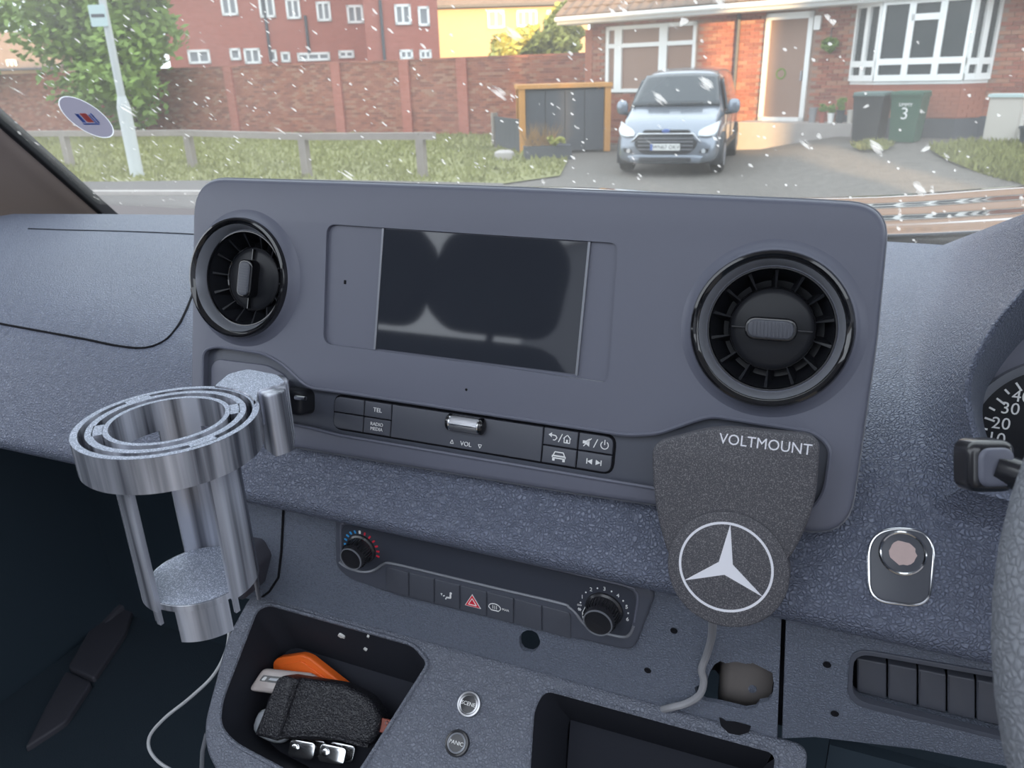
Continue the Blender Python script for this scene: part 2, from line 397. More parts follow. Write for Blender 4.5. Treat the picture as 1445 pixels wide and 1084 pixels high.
def line(p, q, w):
    p, q = Vector(p), Vector(q); d = (q - p).normalized(); n = Vector((-d.y, d.x)) * w / 2
    return [tuple(p + n), tuple(p - n), tuple(q - n), tuple(q + n)]

# ------------------------------------------------------------------ frames of the cabin
O = CAM + ray(680, 425) * .54
TI = math.radians(16)
FF = Frame(O, (1, 0, 0), (0, math.sin(TI), math.cos(TI)))                 # fascia plane
FL = Frame(CAM + Vector((-.22, .445, -.38)), (1, 0, 0), (0, 0, 1))        # lower panel, upright
TC = math.radians(50)
FC = Frame(FL.w(773, 948), (1, 0, 0), (0, math.sin(TC), math.cos(TC)))    # console top
H = Vector((-.393, .919, 0)); RV = Vector((.919, .393, 0))               # camera heading on the ground
GZ = Frame((0, 0, 0), (1, 0, 0), (0, 1, 0))
def zr(z): return CAM.z + z
def D(px, py, depth):
    d = ray(px, py); return CAM + d * (depth / d.dot(H))
# ================================================================== THE PLACE OUTSIDE
DH = 18.2
P0 = D(1110, 176, DH); FDIR = Vector((.956, -.292, 0))                   # along the house front, towards image right
FH = Frame((P0.x, P0.y, 0), FDIR, (0, 0, 1))                             # house front, b = height above the road
NH = FH.n
HB = .42
def sst(t): t = max(0, min(1, t)); return t * t * (3 - 2 * t)
def gz(x, y):
    s = (Vector((x, y, 0)) - FH.o).dot(NH)
    return HB * sst(1 - (s - .8) / 4.2) * sst((x + 2.5) / 2.2)
def gnd(px, py, up=0):
    d = ray(px, py); t = 4.0
    for i in range(4000):
        p = CAM + d * t
        if p.z <= gz(p.x, p.y) + up: break
        t += .02
    return Vector((p.x, p.y, gz(p.x, p.y)))
mb = MB(); nx, ny = 70, 70
rows = [[(-60 + 110 * i / nx, -50 + 130 * j / ny, 0) for i in range(nx + 1)] for j in range(ny + 1)]
rows = [[(x, y, gz(x, y) - .02) for x, y, z in r] for r in rows]
# finer ground near the house
mb.grid(rows, smooth=False).build('ground', K['gravel'], angle=60, kind='structure', label='grey gravel and earth ground of the front yards', cat='ground')
def patch(name, outline, up, m, step=.6, **kw):
    """ground-hugging polygon sheet with a little thickness"""
    out = ccw(outline); mb = MB()
    tris = tessellate_polygon([[Vector((p[0], p[1], 0)) for p in out]])
    bm = bmesh.new(); vs = [bm.verts.new((p[0], p[1], 0)) for p in out]
    for t in tris: bm.faces.new([vs[i] for i in t])
    for it in range(3): bmesh.ops.subdivide_edges(bm, edges=[e for e in bm.edges if e.calc_length() > step * 2], cuts=1, use_grid_fill=True)
    bmesh.ops.triangulate(bm, faces=bm.faces)
    bm.verts.index_update()
    mb.add([(v.co.x, v.co.y, gz(v.co.x, v.co.y) + up) for v in bm.verts], [[v.index for v in f.verts] for f in bm.faces]); bm.free()
    return mb.build(name, m, angle=60, **kw)
patch('road', [(-60, -40), (50, -40), (50, 11.6), (-5, 11.4), (-10.2, 10.36), (-13, 9.8), (-60, .5)], .004, K['asphalt'], 3, kind='structure')
patch('pavement', [(-60, .7), (-13, 10.0), (-10.2, 10.56), (-5, 11.6), (-5.4, 12.5), (-9.4, 12.3), (-13.5, 11.2), (-60, 2.2)], .05, K['asphalt'], 3, kind='structure')
mb = MB()
kp = [(-60, .6), (-13, 9.9), (-10.2, 10.46), (-5, 11.5)]
for (x0, y0), (x1, y1) in zip(kp, kp[1:]):
    d = Vector((x1 - x0, y1 - y0, 0)); L_ = d.length; fr = Frame((x0, y0, 0), d, (-d.y, d.x, 0)); mb.box(fr, 0, L_, -.08, .08, -.05, .07)
mb.build('kerb', K['kerb'], kind='structure')
GR = [(-45, 5.0), (-13.5, 11.1), (-9.4, 12.35), (-5.6, 12.6), (-4.9, 14), (-5.6, 16.5), (-6.9, 19), (-8.5, 23.2), (-45, 23.3)]
patch('lawn', GR, .006, K['soil'], 2, kind='structure')
GR2 = [tuple(gnd(*p)[:2]) for p in ((1310, 210), (1380, 203), (1480, 205), (1480, 270), (1400, 252), (1335, 226))]
patch('side_lawn', GR2, .006, K['soil'], 1, kind='structure')
GR3 = [tuple(gnd(*p)[:2]) for p in ((1200, 208), (1230, 203), (1262, 206), (1250, 213), (1215, 214))]
def inpoly(x, y, P):
    c = False
    for i in range(len(P)):
        (x1, y1), (x2, y2) = P[i - 1], P[i]
        if (y1 > y) != (y2 > y) and x < (x2 - x1) * (y - y1) / (y2 - y1) + x1: c = not c
    return c
def blades(name, P, n, h, m, label, xmin=-30):
    mb = MB(); xs = [p[0] for p in P]; ys = [p[1] for p in P]; k = 0
    x0, x1, y0, y1 = max(min(xs), xmin), max(xs), min(ys), max(ys)
    while k < n:
        x, y = random.uniform(x0, x1), random.uniform(y0, y1)
        if not inpoly(x, y, P): continue
        k += 1; z = gz(x, y) + .02; hh = h * random.uniform(.4, 1.3); a = random.uniform(0, 6.28); wd = .03
        lx, ly = random.uniform(-.6, .6) * hh, random.uniform(-.6, .6) * hh
        mb.add([(x - wd * math.cos(a), y - wd * math.sin(a), z), (x + wd * math.cos(a), y + wd * math.sin(a), z), (x + lx, y + ly, z + hh)], [(0, 1, 2)])
    return mb.build(name, m, angle=0, fixn=False, label=label, cat='grass', kind='stuff')
blades('grass', GR, 26000, .10, K['grass'], 'short green grass covering the verge along the brick garden wall')
blades('grass', GR2, 3500, .12, K['grass'], 'tufty green grass growing beside the cream meter cupboard')
blades('grass', GR3, 500, .10, K['grass'], 'small green weed patch in the gravel before the wheelie bins')

BM = {}
def brick_mesh(i):
    if i not in BM:
        me = bpy.data.meshes.new('brick'); L2, h2, d2 = .1075, .0325, .015
        vs = [(x, y, z) for z in (-d2, d2) for y in (-h2, h2) for x in (-L2, L2)]
        me.from_pydata(vs, [], [(0, 2, 3, 1), (4, 5, 7, 6), (0, 1, 5, 4), (2, 6, 7, 3), (0, 4, 6, 2), (1, 3, 7, 5)])
        me.materials.append(K['brick%d' % (i + 1)]); BM[i] = me
    return BM[i]
def bricks(fr, regions, parent, holes=(), near=None, n_ind=300):
    """courses of bricks over rectangles (a0,a1,b0,b1) of a wall face, skipping holes; nearest ones are single objects"""
    spots = []
    for a0, a1, b0, b1 in regions:
        nb = int((b1 - b0) / .075); 
        for j in range(nb):
            b = b0 + (j + .5) * .075; a = a0 + (.1125 if j % 2 else 0)
            while a + .2 < a1:
                ac = a + .1125
                if not any(h[0] - .09 < ac < h[1] + .09 and h[2] - .03 < b < h[3] + .03 for h in holes): spots.append((ac, b))
                a += .225
    near = near or (lambda a, b: random.random())
    spots.sort(key=lambda q: near(*q))
    rot = Matrix((fr.ex, fr.ey, fr.n)).transposed().to_4x4()
    for a, b in spots[:n_ind]:
        o = bpy.data.objects.new('brick', brick_mesh(random.choice((0, 0, 1, 1, 2, 3)))); col.objects.link(o); o.parent = parent
        o.matrix_local = Matrix.Translation(fr.pt(a, b, random.uniform(-.002, .003)) - LOC[parent.name]) @ rot
    ms = [MB() for i in range(4)]
    for a, b in spots[n_ind:]:
        ms[random.choice((0, 0, 1, 1, 2, 3))].box(fr, a - .1075, a + .1075, b - .0325, b + .0325, -.013, .015 + random.uniform(-.002, .003))
    for i, m_ in enumerate(ms):
        if m_.v: m_.build('brickwork', K['brick%d' % (i + 1)], parent, angle=0, fixn=False, kind='stuff')

# ---- garden wall
FW = Frame((0, 23.4, 0), (1, 0, 0), (0, 0, 1))
wx0, wx1 = -42, FW.ab(830, 150)[0]; wt = FW.ab(560, 84)[1]
gw = thing('garden_wall', 'long red brick garden wall with a coping behind the grass verge', 'wall', (wx1, 23.5, 0), kind='structure')
MB().box(FW, wx0, wx1, 0, wt, -.22, -.004).build('wall_core', K['mortar'], gw)
bricks(FW, [(FW.ab(-40, 150)[0], wx1, .02, wt - .08)], gw, near=lambda a, b: abs(a + 10) + .3 * b)
MB().box(FW, wx0, FW.ab(-40, 150)[0], 0, wt, -.2, .01).build('far_end', K['brickfar'], gw)
mb = MB()
i = 0; a = FW.ab(-40, 150)[0]
while a < wx1 - .05:
    o = MB().box(FW, a, min(a + .44, wx1), wt - .07, wt, -.26, .045).build('coping_brick', K['brick%d' % (1 + i % 3)], gw); a += .45; i += 1
for px in (575, 480, 655, 330, 150):
    a = FW.ab(px, 150)[0]; p_ = MB().box(FW, a - .17, a + .17, 0, wt - .02, -.1, .10).build('pier', K['brickfar'], gw)

# ---- knee rail fence
kr = [gnd(100, 236), gnd(273, 238), gnd(434, 250), gnd(597, 252)]
tops = [188, 189, 189, 191]
rf = thing('knee_rail_fence', 'weathered grey timber knee rail with square posts on the verge', 'fence', kr[2])
for p, ty in zip(kr, tops):
    hgt = .78
    fr = Frame(p, (1, .1, 0), (-.1, 1, 0)); MB().box(fr, -.075, .075, -.075, .075, 0, hgt).build('post', K['oldwood'], rf)
e0 = kr[0] + (kr[0] - kr[1]) * .9; pts = [e0] + kr + [kr[3] + (kr[3] - kr[2]) * .12]
for p, q in zip(pts, pts[1:]):
    d = q - p; fr = Frame(p + Vector((0, 0, .76)), d, (0, 0, 1)); MB().box(fr, 0, d.length - .01, -.06, .06, -.07, .07).build('rail', K['oldwood'], rf)

# ---- lamp post
lp = gnd(194, 249); fr = Frame(lp, (1, 0, 0), (0, 1, 0))
lt = thing('lamp_post', 'pale grey steel lamp post with a thicker base section on the verge', 'lamp post', lp)
MB().lathe(fr, 0, 0, [(0, 0), (.15, 0), (.15, .05), (.13, .08), (.13, 1.35), (.085, 1.55), (.08, 1.56), (0, 1.56)], 16).build('base_section', K['post'], lt)
MB().lathe(fr, 0, 0, [(0, 1.55), (.075, 1.55), (.055, 6), (0, 6)], 16).build('pole', K['post'], lt)
MB().tube([fr.pt(0, 0, 5.95), fr.pt(.3, -.05, 6.1), fr.pt(.9, -.1, 6.15)], .035).build('bracket', K['post'], lt)
MB().ellipsoid(fr, 1.1, -.12, 6.13, .32, .13, .08).build('lantern', K['slate'], lt)
s_ = Frame(lp, (RV), (0, 0, 1)); q = s_.ab(141, 22, .1)
MB().slab(s_, rnd(rect(q[0] - .2, q[0] + .12, q[1] - .19, q[1] + .19), .03), .08, .1).build('street_sign', K['signp'], lt, label='small pale sign plate')
MB().slab(s_, rnd(rect(q[0] - .17, q[0] + .09, q[1] - .03, q[1] + .03), .01), .1, .104).build('sign_band', K['slate'], lt)

# ---- trees and bushes
def foliage(center, rx, ry, rz, n, size, m, name, parent, seed=1, clumps=60, ymax=None):
    rn = random.Random(seed); mb = MB(); cl = []
    for i in range(clumps):
        while True:
            v = Vector((rn.uniform(-1, 1), rn.uniform(-1, 1), rn.uniform(-1, 1)))
            if .3 < v.length < 1: break
        cl.append((Vector((v.x * rx, v.y * ry, v.z * rz)), rn.uniform(.22, .42)))
    for i in range(n):
        c, r = rn.choice(cl); rr = r * (rx + rz) / 2
        p = center + c + Vector((rn.gauss(0, 1), rn.gauss(0, 1), rn.gauss(0, 1))).normalized() * rr * rn.uniform(.5, 1)
        if p.z < .08: p.z = .08 + rn.random() * .4
        if ymax and p.y > ymax: p.y = ymax - rn.random() * .5
        u = Vector((rn.gauss(0, 1), rn.gauss(0, 1), rn.gauss(0, .6))).normalized(); v = u.orthogonal().normalized()
        s = size * rn.uniform(.6, 1.3)
        mb.add([p - u * s, p + v * s * .55, p + u * s, p - v * s * .55], [(0, 1, 2, 3)])
    return mb.build(name, m, parent, angle=0, fixn=False)
tb = FW.w(190, 187, 1.6); tb.z = 0
tr = thing('street_tree', 'leafy green tree standing before the brick garden wall beside the lamp post', 'tree', tb)
top_c = tb + Vector((-.6, 0, 4.6))
foliage(top_c, 2.5, 1.8, 4.2, 15000, .16, K['leaf'], 'foliage', tr, 3, 90, FW.o.y - .3)
mb = MB().tube([tb, tb + Vector((.1, 0, 1.2)), tb + Vector((-.2, .1, 3)), top_c], [.16, .13, .11, .05]).build('trunk', K['bark'], tr)
for k in range(4):
    a = k * 1.6; MB().tube([tb + Vector((-.1, 0, 1.6 + .5 * k)), tb + Vector((-.1 + math.cos(a) * .8, math.sin(a) * .7, 2.6 + .6 * k)), tb + Vector((-.3 + math.cos(a) * 1.6, math.sin(a) * 1.2, 3.6 + .6 * k))], [.07, .05, .02]).build('branch', K['bark'], tr)
tb2 = FW.w(-70, 187, 1.2); tb2.z = 0
tr = thing('street_tree', 'hazy green tree behind the round windscreen sticker near the pillar', 'tree', tb2)
foliage(tb2 + Vector((1.2, 0, 5.2)), 3.2, 2, 3.2, 9000, .18, K['leaf'], 'foliage', tr, 5, 70, FW.o.y - .3)
MB().tube([tb2, tb2 + Vector((.4, 0, 2)), tb2 + Vector((1.2, 0, 4.6))], [.2, .15, .06]).build('trunk', K['bark'], tr)
bs = D(745, 60, 29); bs.z = 0
tr = thing('garden_bush', 'large yellow green bush rising behind the brick garden wall', 'bush', bs)
foliage(bs + Vector((-.1, 0, 2.25)), 1.45, 1.0, .75, 7000, .13, K['leafy'], 'foliage', tr, 8, 50)
foliage(bs + Vector((1.25, .2, 3.0)), .65, .7, .95, 2600, .12, K['leafy'], 'foliage', tr, 9, 30)
MB().tube([bs, bs + Vector((.1, 0, 1)), bs + Vector((0, 0, 2.4))], [.1, .08, .04]).build('stem', K['bark'], tr)

# ---- houses behind the wall
def window(fr, a0, a1, b0, b1, parent, bars=1, curtain=False, c=.03, transom=None):
    f = MB(); t = .11
    f.box(fr, a0, a1, b0, b0 + t, c - .05, c + .05).box(fr, a0, a1, b1 - t, b1, c - .05, c + .05).box(fr, a0, a0 + t, b0, b1, c - .05, c + .05).box(fr, a1 - t, a1, b0, b1, c - .05, c + .05)
    for k in range(bars):
        a = a0 + (a1 - a0) * (k + 1) / (bars + 1); f.box(fr, a - t / 2, a + t / 2, b0, b1, c - .045, c + .045)
    if transom: f.box(fr, a0, a1, b0 + (b1 - b0) * transom - t / 2, b0 + (b1 - b0) * transom + t / 2, c - .045, c + .045)
    w_ = f.build('window', K['upvc'], parent, angle=0)
    MB().box(fr, a0 + .03, a1 - .03, b0 + .03, b1 - .03, c - .06, c - .01).build('pane', K['curtain' if curtain else 'pane'], w_, angle=0)
    return w_
def far_frame(px, depth, yaw=0):
    p = D(px, 90, depth); ex = (Matrix.Rotation(yaw, 3, 'Z') @ RV); return Frame((p.x, p.y, 0), ex, (0, 0, 1))
def pxrect(fr, x0, x1, y0, y1, c=0):
    a0 = fr.ab(x0, (y0 + y1) / 2, c)[0]; a1 = fr.ab(x1, (y0 + y1) / 2, c)[0]; b1 = fr.ab((x0 + x1) / 2, y0, c)[1]; b0 = fr.ab((x0 + x1) / 2, y1, c)[1]
    return a0, a1, b0, b1
def house(name, label, fr, x0, x1, eaves, wallm, roof_h, wins, pipes=(), depth=8, hip=False):
    a0 = fr.ab(x0, 60)[0]; a1 = fr.ab(x1, 60)[0]
    t = thing(name, label, 'house', fr.pt((a0 + a1) / 2, 0, -depth / 2))
    # wall textured in its own plane: build it in a rotated object so bricks follow the wall
    me = MB().box(Frame((0, 0, 0), (1, 0, 0), (0, 0, 1)), a0, a1, 0, eaves, -depth, 0)
    o = bpy.data.objects.new('wall', bpy.data.meshes.new('wall')); o.data.from_pydata(me.v, [], me.f); o.data.materials.append(wallm); col.objects.link(o); o.parent = t
    rot = Matrix((fr.ex, -fr.n, fr.ey)).transposed().to_4x4()
    o.matrix_local = Matrix.Translation(fr.o - LOC[t.name]) @ rot
    if roof_h:
        m = MB(); e = .35; mid = -depth / 2
        vs = [fr.pt(a0 - e, eaves, e), fr.pt(a1 + e, eaves, e), fr.pt(a1 + e, eaves, -depth - e), fr.pt(a0 - e, eaves, -depth - e), fr.pt(a0 - e, eaves + roof_h, mid), fr.pt(a1 + e, eaves + roof_h, mid)]
        m.add(vs, [(0, 1, 5, 4), (2, 3, 4, 5), (0, 4, 3), (1, 2, 5), (0, 3, 2, 1)]).build('roof', K['rooftile'], t, angle=0)
        MB().box(fr, a0 - e, a1 + e, eaves - .12, eaves + .02, e, e + .1).build('gutter', K['slate'], t)
    for x0_, x1_, y0_, y1_, bars in wins:
        window(fr, *pxrect(fr, x0_, x1_, y0_, y1_), t, bars, True)
    for px, y0_, y1_ in pipes:
        a, b = fr.ab(px, y0_); b2 = fr.ab(px, y1_)[1]; MB().tube([fr.pt(a, b, .08), fr.pt(a, b2, .08)], .07).build('downpipe', K['slate'], t)
    return t
F1 = far_frame(400, 42)
house('terraced_house', 'red brick terraced house with dark downpipes behind the garden wall', F1, 235, 520, 6.3, K['brickfar'], 2.2,
      [(312, 335, -12, 22, 1), (366, 388, -6, 25, 1), (404, 424, -2, 27, 1), (447, 467, 2, 30, 1), (490, 513, 7, 33, 1), (266, 297, 70, 90, 1), (325, 340, 68, 85, 0), (345, 368, 68, 90, 1), (380, 391, 70, 87, 0), (397, 410, 73, 88, 0), (420, 466, 74, 86, 2), (478, 500, 71, 82, 1)],
      [(372, 0, 86), (431, 22, 75)])
F2 = far_frame(580, 39.2, .12)
house('terraced_house', 'taller orange lit brick house with a gable beside the pale rendered house', F2, 517, 620, 6.6, K['brickfar'], 2.5,
      [(557, 580, 6, 35, 1), (590, 606, 9, 37, 0), (564, 583, 70, 84, 1), (592, 609, 70, 84, 1)], [(536, 0, 85)], depth=1.6)
F3 = far_frame(720, 52)
house('rendered_house', 'pale rendered house glowing in low sunlight behind the bush', F3, 600, 830, 5.6, K['yellow'], 3,
      [(688, 712, 14, 40, 1), (729, 758, 14, 38, 2), (771, 792, 14, 34, 1)], [])
F4 = far_frame(20, 60)
house('distant_house', 'distant orange roofed house seen through the tree leaves', F4, -60, 70, 3.0, K['yellow'], 2.6, [(10, 24, 84, 96, 1)], [])
# unseen blocks added behind the van, shaped to shade all but a lit strip
PERP = Vector((.84, .54, 0))
def shade_block(name, label, q0, q1, dist, hgt, roof):
    o_ = SUN_AZ * dist; fr = Frame((o_.x, o_.y, 0), -PERP, (0, 0, 1))
    t = thing(name, label, 'house', fr.pt(-(q0 + q1) / 2, 0, -4))
    MB().box(fr, -q1, -q0, 0, hgt, -8, 0).build('wall', K['stucco'], t)
    m = MB(); m.add([fr.pt(-q1, hgt, .3), fr.pt(-q0, hgt, .3), fr.pt(-q0, hgt, -8.3), fr.pt(-q1, hgt, -8.3), fr.pt(-q1, hgt + roof, -4), fr.pt(-q0, hgt + roof, -4)], [(0, 1, 5, 4), (2, 3, 4, 5), (0, 4, 3), (1, 2, 5), (0, 3, 2, 1)]).build('roof', K['rooftile'], t, angle=0)
    n = int((q1 - q0) / 4)
    for i in range(n):
        for b in (1.0, 3.8):
            a = -q1 + (i + .5) * (q1 - q0) / n
            if b + 1.3 < hgt: window(fr, a - .8, a + .8, b, b + 1.2, t, 1)
Q_A, Q_B = 7.9, 8.85
shade_block('tall_shade_block', 'tall grey block added out of view behind the van to cast shade', -34, 4.6, 24, 15.0, 2)
shade_block('low_shade_block', 'narrow grey block added out of view beside the tall one to cast shade', 4.65, Q_A, 24, 9.0, 1.2)
shade_block('low_shade_block', 'wide lower grey block added out of view behind the van to cast shade', Q_B, 30, 24, 9.0, 1.2)
# ---- the near house
hw = thing('brick_house', 'red brick house with white bay window, glazed door and tiled roof', 'house', FH.o + Vector((0, 0, HB)))
ax = lambda px, py=100: FH.ab(px, py)[0]
bz = lambda px, py: FH.ab(px, py)[1]
h0, h1 = ax(832), ax(1475); eave = bz(1100, 14)
bayA0, bayA1 = ax(1199, 118), ax(1394, 115); bayB0, bayB1 = bz(1205, 118), eave
dr = pxrect(FH, 1077, 1142, 18, 172); lw = pxrect(FH, 856, 982, 34, 130)
MB().box(FH, h0, h1, HB - .6, eave + .1, -.3, -.004).build('wall_core', K['mortar'], hw)
MB().box(FH, h0, h0 + .3, HB - .6, eave + .1, -6, -.3).build('side_wall', K['brick1'], hw)
holes = [(dr[0], dr[1], dr[2] - .1, dr[3]), (bayA0, bayA1, bayB0, bayB1 + .1), (lw[0], lw[1], lw[2], lw[3]), (ax(1287), ax(1400), HB - .1, bz(1330, 165))]
bricks(FH, [(h0, h1, .02, eave)], hw, holes, near=lambda a, b: abs(a - .7) + .2 * abs(b - 1.5))
MB().box(FH, bayA0 - .2, h1, HB - .5, bz(1330, 163), -.01, .03).build('plinth', K['slate'], hw, label='dark painted plinth')
MB().tube([FH.pt(ax(1039), HB, .06), FH.pt(ax(1039), eave, .06)], .045, 10).build('downpipe', K['slate'], hw)
# door
f = MB(); a0, a1, b0, b1 = dr; t = .10
f.box(FH, a0, a0 + t, b0, b1, -.05, .06).box(FH, a1 - t, a1, b0, b1, -.05, .06).box(FH, a0, a1, b1 - t * 1.3, b1, -.05, .06).box(FH, a0, a1, b0, b0 + .1, -.05, .06)
do = f.build('glazed_door', K['upvc'], hw, angle=0)
MB().box(FH, a0 + t, a1 - t, b0 + .1, b1 - t, -.06, -.01).build('pane', K['doorglass'], do, angle=0)
MB().box(FH, a1 - t - .06, a1 - t - .03, b0 + .85, b0 + 1.05, .0, .06).build('handle', K['steel'], do)
MB().lathe(FH, (a0 + a1) / 2 - .1, b0 + 1.0, [(.08, -.01), (.09, .01), (.11, .01), (.12, -.01)], 16).build('door_wreath', K['leaf'], do)
MB().box(FH, dr[0] - .25, FH.ab(1197, 178, .42)[0] + .14, HB - .4, dr[2] + .02, 0, .62).build('step', K['kerb'], hw, label='pale stone doorstep')
MB().slab(FH, rnd(rect(*pxrect(FH, 1151, 1160, 22, 42)), .03), 0, .1).build('wall_lamp', K['upvc'], hw)
# left window
w_ = MB(); a0, a1, b0, b1 = lw; t = .085
xs = [a0, ax(872), ax(932), a1]
for a in (a0, a1 - t): w_.box(FH, a, a + t, b0, b1, -.05, .05)
w_.box(FH, ax(868), ax(878), b0, b1, -.05, .06).box(FH, ax(930), ax(941), b0, b1, -.05, .06).box(FH, a0, a1, b1 - t, b1, -.05, .05).box(FH, a0, a1, bz(910, 66), bz(910, 60), -.05, .055).box(FH, a0, a1, b0, b0 + t, -.05, .05)
wo = w_.build('window', K['upvc'], hw, angle=0); MB().box(FH, a0, a1, b0, b1, -.07, -.02).build('pane', K['pane'], wo, angle=0)
# bay window: splayed sides and a flat front
BC = .5
cA0, cA1 = FH.ab(1238, 80, BC)[0], FH.ab(1364, 80, BC)[0]
bb0 = FH.ab(1300, 114, BC)[1]; bb1 = eave + .03
pl = [(bayA0, 0), (cA0, BC), (cA1, BC), (bayA1, 0)]
bay = MB(); m = MB()
for p in (bb0 - .06, bb1): bay.add([FH.pt(a, p, c) for a, c in pl] + [FH.pt(a, p + .07, c) for a, c in pl], [(0, 1, 2, 3), (4, 7, 6, 5), (0, 4, 5, 1), (1, 5, 6, 2), (2, 6, 7, 3), (3, 7, 4, 0)])
bayo = bay.build('bay_window', K['upvc'], hw, angle=0)
def bay_side(p, q, cols, tr_, extra=None):
    P = FH.pt(p[0], 0, p[1]); Q = FH.pt(q[0], 0, q[1]); d = Q - P; fr = Frame(P, d, (0, 0, 1)); L_ = d.length; f = MB(); t = .115
    f.box(fr, 0, L_, bb0, bb0 + t, -.05, .04).box(fr, 0, L_, bb1 - t, bb1, -.05, .04)
    for k in cols:
        a = L_ * k; f.box(fr, max(0, a - t / 2), min(L_, a + t / 2), bb0, bb1, -.05, .045)
    bt = bb0 + (bb1 - bb0) * tr_; f.box(fr, 0, L_, bt - t / 2, bt + t / 2, -.05, .04)
    if extra:
        a, b, hh = extra; bt = bb0 + (bb1 - bb0) * hh; f.box(fr, L_ * a, L_ * b, bt - t / 2, bt + t / 2, -.05, .045)
    f.build('casement', K['upvc'], bayo, angle=0)
    cs = [0] + [c for c in cols if 0 < c < 1] + [1]
    for k0, k1 in zip(cs, cs[1:]):
        MB().box(fr, L_ * k0, L_ * k1, bb0, bb1, -.045, -.01).build('pane', K['pane'], bayo, angle=0)
        for z in range(5):
            if k1 - k0 > .25 and len(cols) > 3: MB().box(fr, L_ * (k0 + (k1 - k0) * (z + .1) / 5), L_ * (k0 + (k1 - k0) * (z + .6) / 5), bb0, bb1, -.12, -.10).build('blind_slat', K['curtain'], bayo, angle=0)
bay_side(pl[0], pl[1], [0, .5, 1], .22)
bay_side(pl[1], pl[2], [0, .34, .68, 1], .24, (.34, .68, .76))
bay_side(pl[2], pl[3], [0, .5, 1], .22)
m = MB(); m.add([FH.pt(a, HB - .2, c * .96) for a, c in pl] + [FH.pt(a, bb0 - .06, c * .96) for a, c in pl], [(0, 4, 5, 1), (1, 5, 6, 2), (2, 6, 7, 3), (3, 7, 4, 0)])
m.build('bay_base', K['brick1'], hw, angle=0)
for i in range(3):
    p, q = pl[i], pl[i + 1]; P = FH.pt(p[0], 0, p[1] * .96); Q = FH.pt(q[0], 0, q[1] * .96); fr = Frame(P, Q - P, (0, 0, 1)); L_ = (Q - P).length; m = MB()
    nb = int((bb0 - .1 - HB - .35) / .075)
    for j in range(nb):
        a = -.1125 if j % 2 else 0
        while a < L_:
            m.box(fr, max(a, 0), min(a + .215, L_), HB + .35 + j * .075, HB + .35 + j * .075 + .065, 0, .012); a += .225
    m.build('brickwork', K['brick2'], hw, angle=0, kind='stuff')
MB().add([FH.pt(a, HB - .3, c + .02) for a, c in pl] + [FH.pt(a, HB + .33, c + .02) for a, c in pl], [(0, 4, 5, 1), (1, 5, 6, 2), (2, 6, 7, 3), (3, 7, 4, 0)]).build('plinth', K['slate'], hw, angle=0)
# gutter, roof tiles
g0 = ax(806, 40)
FG = Frame(FH.pt(g0, eave, .62), FDIR, (0, 0, 1)); GL = h1 - g0 + .6
MB().box(FG, 0, GL, -.02, .16, -.02, .0).build('fascia_board', K['upvc'], hw)
MB().tube([FG.pt(0, .1, .05), FG.pt(GL, .1, .05)], .055).build('gutter', K['upvc'], hw)
MB().box(FH, g0, h1 + .6, eave - .02, eave + .02, 0, .62).build('soffit', K['upvc'], hw)
FRf = Frame(FH.pt(g0, eave + .16, .66), FDIR, -NH * .82 + Vector((0, 0, .57)))
MB().slab(FRf, rect(0, GL, 0, 5), -.08, -.02).build('roof_deck', K['rooftile'], hw, angle=0)
tm = bpy.data.meshes.new('roof_tile'); tmb = MB().grid([[(x, y, .02 + .018 * math.cos(x / .3 * 6.28 * 1)) for x in (0, .06, .12, .18, .24, .29)] for y in (0, .36)], smooth=False)
tmb.add([(0, 0, .0), (.29, 0, 0), (.29, 0, .03), (0, 0, .03)], [(0, 1, 2, 3)])
tm.from_pydata(tmb.v, [], tmb.f); tm.materials.append(K['rooftile'])
rot = Matrix((FRf.ex, FRf.ey, FRf.n)).transposed().to_4x4()
for j in range(6):
    k = 0
    while k * .3 < GL - .25:
        o = bpy.data.objects.new('roof_tile', tm); col.objects.link(o); o.parent = hw
        o.matrix_local = Matrix.Translation(FRf.pt(k * .3, j * .32, .012 * random.random()) - LOC[hw.name]) @ rot @ Matrix.Rotation(-.05, 4, 'X'); k += 1
MB().slab(FRf, rect(0, GL, 1.95, 5), -.02, .03).build('upper_roof', K['rooftile'], hw, angle=0)
# corner pier of the house at the wall end
MB().box(FH, ax(826), ax(836), 0, bz(830, 42), -.3, .02).build('corner_pier', K['brick2'], hw)

